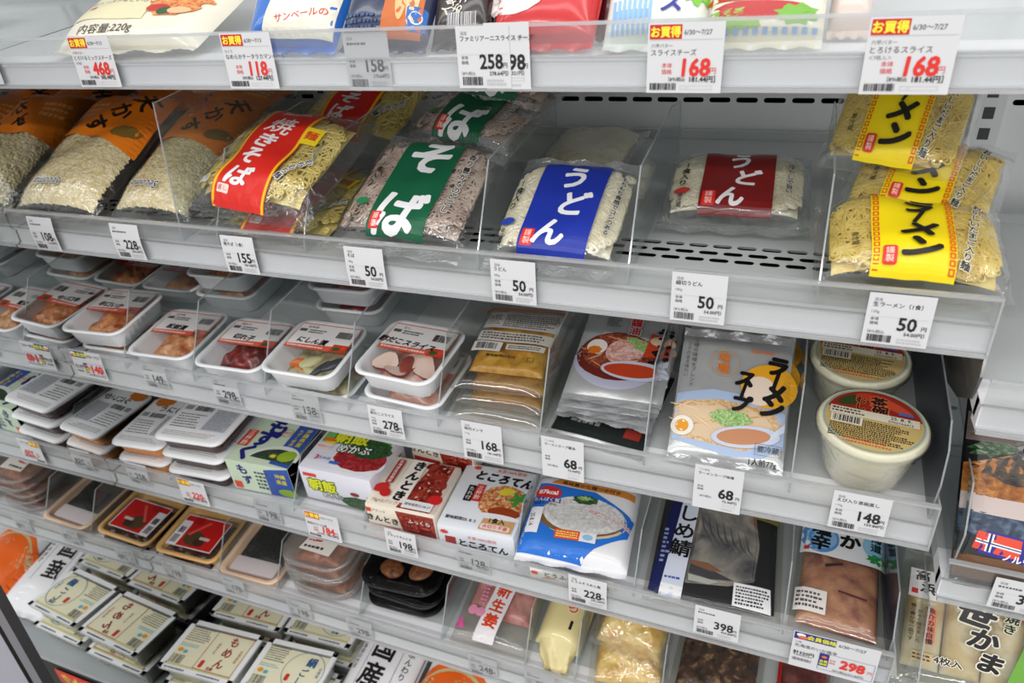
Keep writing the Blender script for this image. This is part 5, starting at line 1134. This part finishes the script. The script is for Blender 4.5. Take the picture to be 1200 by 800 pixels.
# ================================================================== top shelf: cheese packs
def pack(name, label, X, v, yaw, pitch, w, l, bh, col, seed, draw, h=.004, rough=.2, cat='cheese pack'):
    t = item(name, label, cat, 'A', X, v, h, yaw, pitch, 0); f = pillow(t, w, l, bh, pbr('pack_%02x%02x%02x' % col, col, rough, coat=.5, bump=.15, bscale=35), seed, wr=.0010, seal=.008, px=4, py=5, e=.006)
    P = Print(on_surf(f), .012); P.sy = .88; draw(P, w, l); P.build(t); return t
def d_grated(P, w, l):
    P.sy = .78; P.oy = -.002
    P.text('内容量:220g', -.030, .026, .0165, (70, 60, 50), .0, shear=.2); P.poly([(-w*.42, .046), (w*.10, .040), (w*.10, .12), (-w*.46, .12)], (240, 232, 190)); P.text('ピザやトーストなどいろいろなお料理に', -.01, .088, .0105, (90, 70, 60), .01, -3); P.ell(.052, .074, .036, .028, 'pizza', wob=.1); P.ell(.064, .096, .030, .014, 'pizza', wob=.1); P.ell(.034, .066, .016, .010, (200, 44, 30)); P.ell(.046, .058, .010, .010, (40, 84, 44)); P.ell(.066, .060, .016, .010, (244, 200, 150)); P.rect(-.078, .072, -.066, .080, (222, 110, 90))
pack('grated_cheese_bag', 'cream grated cheese bag with red food picture and 220g mark', -.742, .016, 2, 15, .215, .20, .030, (242, 236, 214), 301, d_grated)
def d_blue(P, w, l):
    P.poly([(-.030, .004), (w*.48, .004), (w*.48, l), (.0, l)], (236, 232, 214)); P.ell(.012, .060, .030, .044, (244, 240, 226), -20); P.poly([(.010, .05), (.022, .05), (.020, .13), (.010, .13)], (226, 206, 130)); P.poly([(.026, .05), (.036, .05), (.034, .13), (.026, .13)], (226, 206, 130)); P.text('サンベールの', .020, .028, .011, (214, 70, 60), .01, 10)
pack('cheese_stick_pack', 'blue and white cheese snack pack on the topmost shelf', -.508, .020, -4, 40, .120, .16, .030, (40, 110, 200), 302, d_blue)
def d_navy(P, w, l):
    P.poly([(.002, .003), (.044, .003), (.044, l), (.006, l)], (206, 110, 50)); P.ell(.022, .07, .008, .05, (240, 190, 130)); P.ell(.034, .05, .006, .04, (240, 200, 150)); P.rect(.030, .010, .048, .036, (50, 110, 190), .003); P.ell(.039, .024, .006, .007, (226, 234, 244)); P.lines(-.046, .01, -.004, .03, 3, (70, 90, 130), 4)
pack('smoked_cheese_pack', 'navy pack with orange picture and small blue badge', -.394, .018, -3, 42, .100, .15, .026, (34, 44, 78), 303, d_navy)
def d_black(P, w, l):
    P.text('人気の燻製', -.004, .05, .011, (226, 220, 206), .02, 62); P.text('おつまみに', .008, .05, .011, (226, 220, 206), .02, 62); P.bars(-.012, .010, .018, .026, (200, 200, 200), 6)
pack('snack_pack', 'dark brown snack pack with white slanted lettering', -.312, .024, 6, 42, .060, .15, .022, (44, 32, 28), 304, d_black)
def d_wine(P, w, l): P.rect(-w*.45, .02, w*.45, .07, (70, 60, 90)); P.rect(.0, .03, .03, .10, (50, 36, 36))
pack('sausage_pack', 'dark wine-coloured pack left of the red pack', -.270, .060, 2, 40, .050, .14, .020, (74, 34, 46), 305, d_wine)
def d_red(P, w, l):
    P.ell(-.030, .072, .042, .050, (240, 232, 228)); P.ell(-.030, .080, .036, .040, (196, 34, 40)); P.lines(-.036, .052, -.006, .068, 1, WHT, 5)
pack('red_pack', 'bright red pack with white round emblem', -.229, .018, -2, 42, .100, .15, .024, (206, 36, 40), 306, d_red)
def d_dark(P, w, l): P.ell(0, .07, .018, .03, (226, 220, 216)); P.ell(0, .07, .015, .026, (40, 30, 34))
pack('dark_red_pack', 'dark red pack with oval emblem right of the bright red one', -.172, .045, 3, 44, .026, .15, .016, (96, 24, 30), 307, d_dark)
def d_sl1(P, w, l):
    P.rect(-w*.42, .018, -w*.06, .026, (150, 190, 232))
    for i in range(8): P.rect(-w*.42+.0045*i, .004, -w*.42+.0025+.0045*i, .036, (150, 194, 236))
    P.rect(-w*.40, .050, -w*.10, .080, (180, 210, 240)); P.text('スライス', .014, .062, .020, (50, 50, 150), .03, 0, True); P.ell(w*.40, .05, .012, .020, (130, 200, 70), wob=.2)
pack('sliced_cheese_pack', 'pale blue-striped sliced cheese pack with blue lettering', -.126, .014, 1, 44, .086, .14, .022, (232, 238, 228), 308, d_sl1)
def d_sl2(P, w, l):
    P.ell(-.030, .014, .030, .010, (150, 200, 90), wob=.12); P.ell(-.006, .022, .040, .008, (196, 70, 70)); P.poly([(-.046, .040), (.000, .034), (.004, .080), (-.040, .080)], (240, 224, 190)); P.ell(-.026, .036, .022, .006, (206, 80, 40)); P.ell(.028, .056, .020, .024, (206, 110, 50), wob=.08); P.ell(.024, .018, .016, .008, (130, 190, 80), wob=.2)
    for i in range(12): P.rect(-.046+.0075*i, .002, -.042+.0075*i, .007, (140, 180, 226))
pack('melting_cheese_pack', 'melting sliced cheese pack with sandwich pictures', -.036, .014, 1, 44, .090, .14, .022, (240, 236, 216), 309, d_sl2)
pack('melting_cheese_pack', 'narrow cheese pack behind the sandwich-picture pack', .028, .040, 0, 44, .032, .13, .018, (222, 206, 196), 310, lambda P, w, l: (P.rect(-.014, .03, .014, .06, (190, 60, 50)), P.ell(0, .036, .010, .007, (120, 180, 80))))

# crumpled clear film hanging at the right end of the noodle shelf
_pts = []
for px, py in ((1082, 412), (1152, 420), (1149, 442), (1136, 467), (1122, 465), (1104, 440)):
    d = ray(px, py); q = CAM + d*(.1815/d[0]); _pts.append((q[1], q[2]))
_n = len(_pts); _V = [(.1810+.0012*(i % 2), y, z) for i, (y, z) in enumerate(_pts)] + [(.1835+.0012*(i % 2), y, z) for i, (y, z) in enumerate(_pts)]
fb = link_mesh('hanging_film', _V, [tuple(range(_n)), tuple(range(2*_n-1, _n-1, -1))] + [(i, (i+1) % _n, _n+(i+1) % _n, _n+i) for i in range(_n)], clear('grey_film', (170, 166, 158), 1.45, .15, .6, (132, 128, 120)))
tag(fb, 'crumpled grey clear film hanging below the noodle shelf right end', 'plastic film')
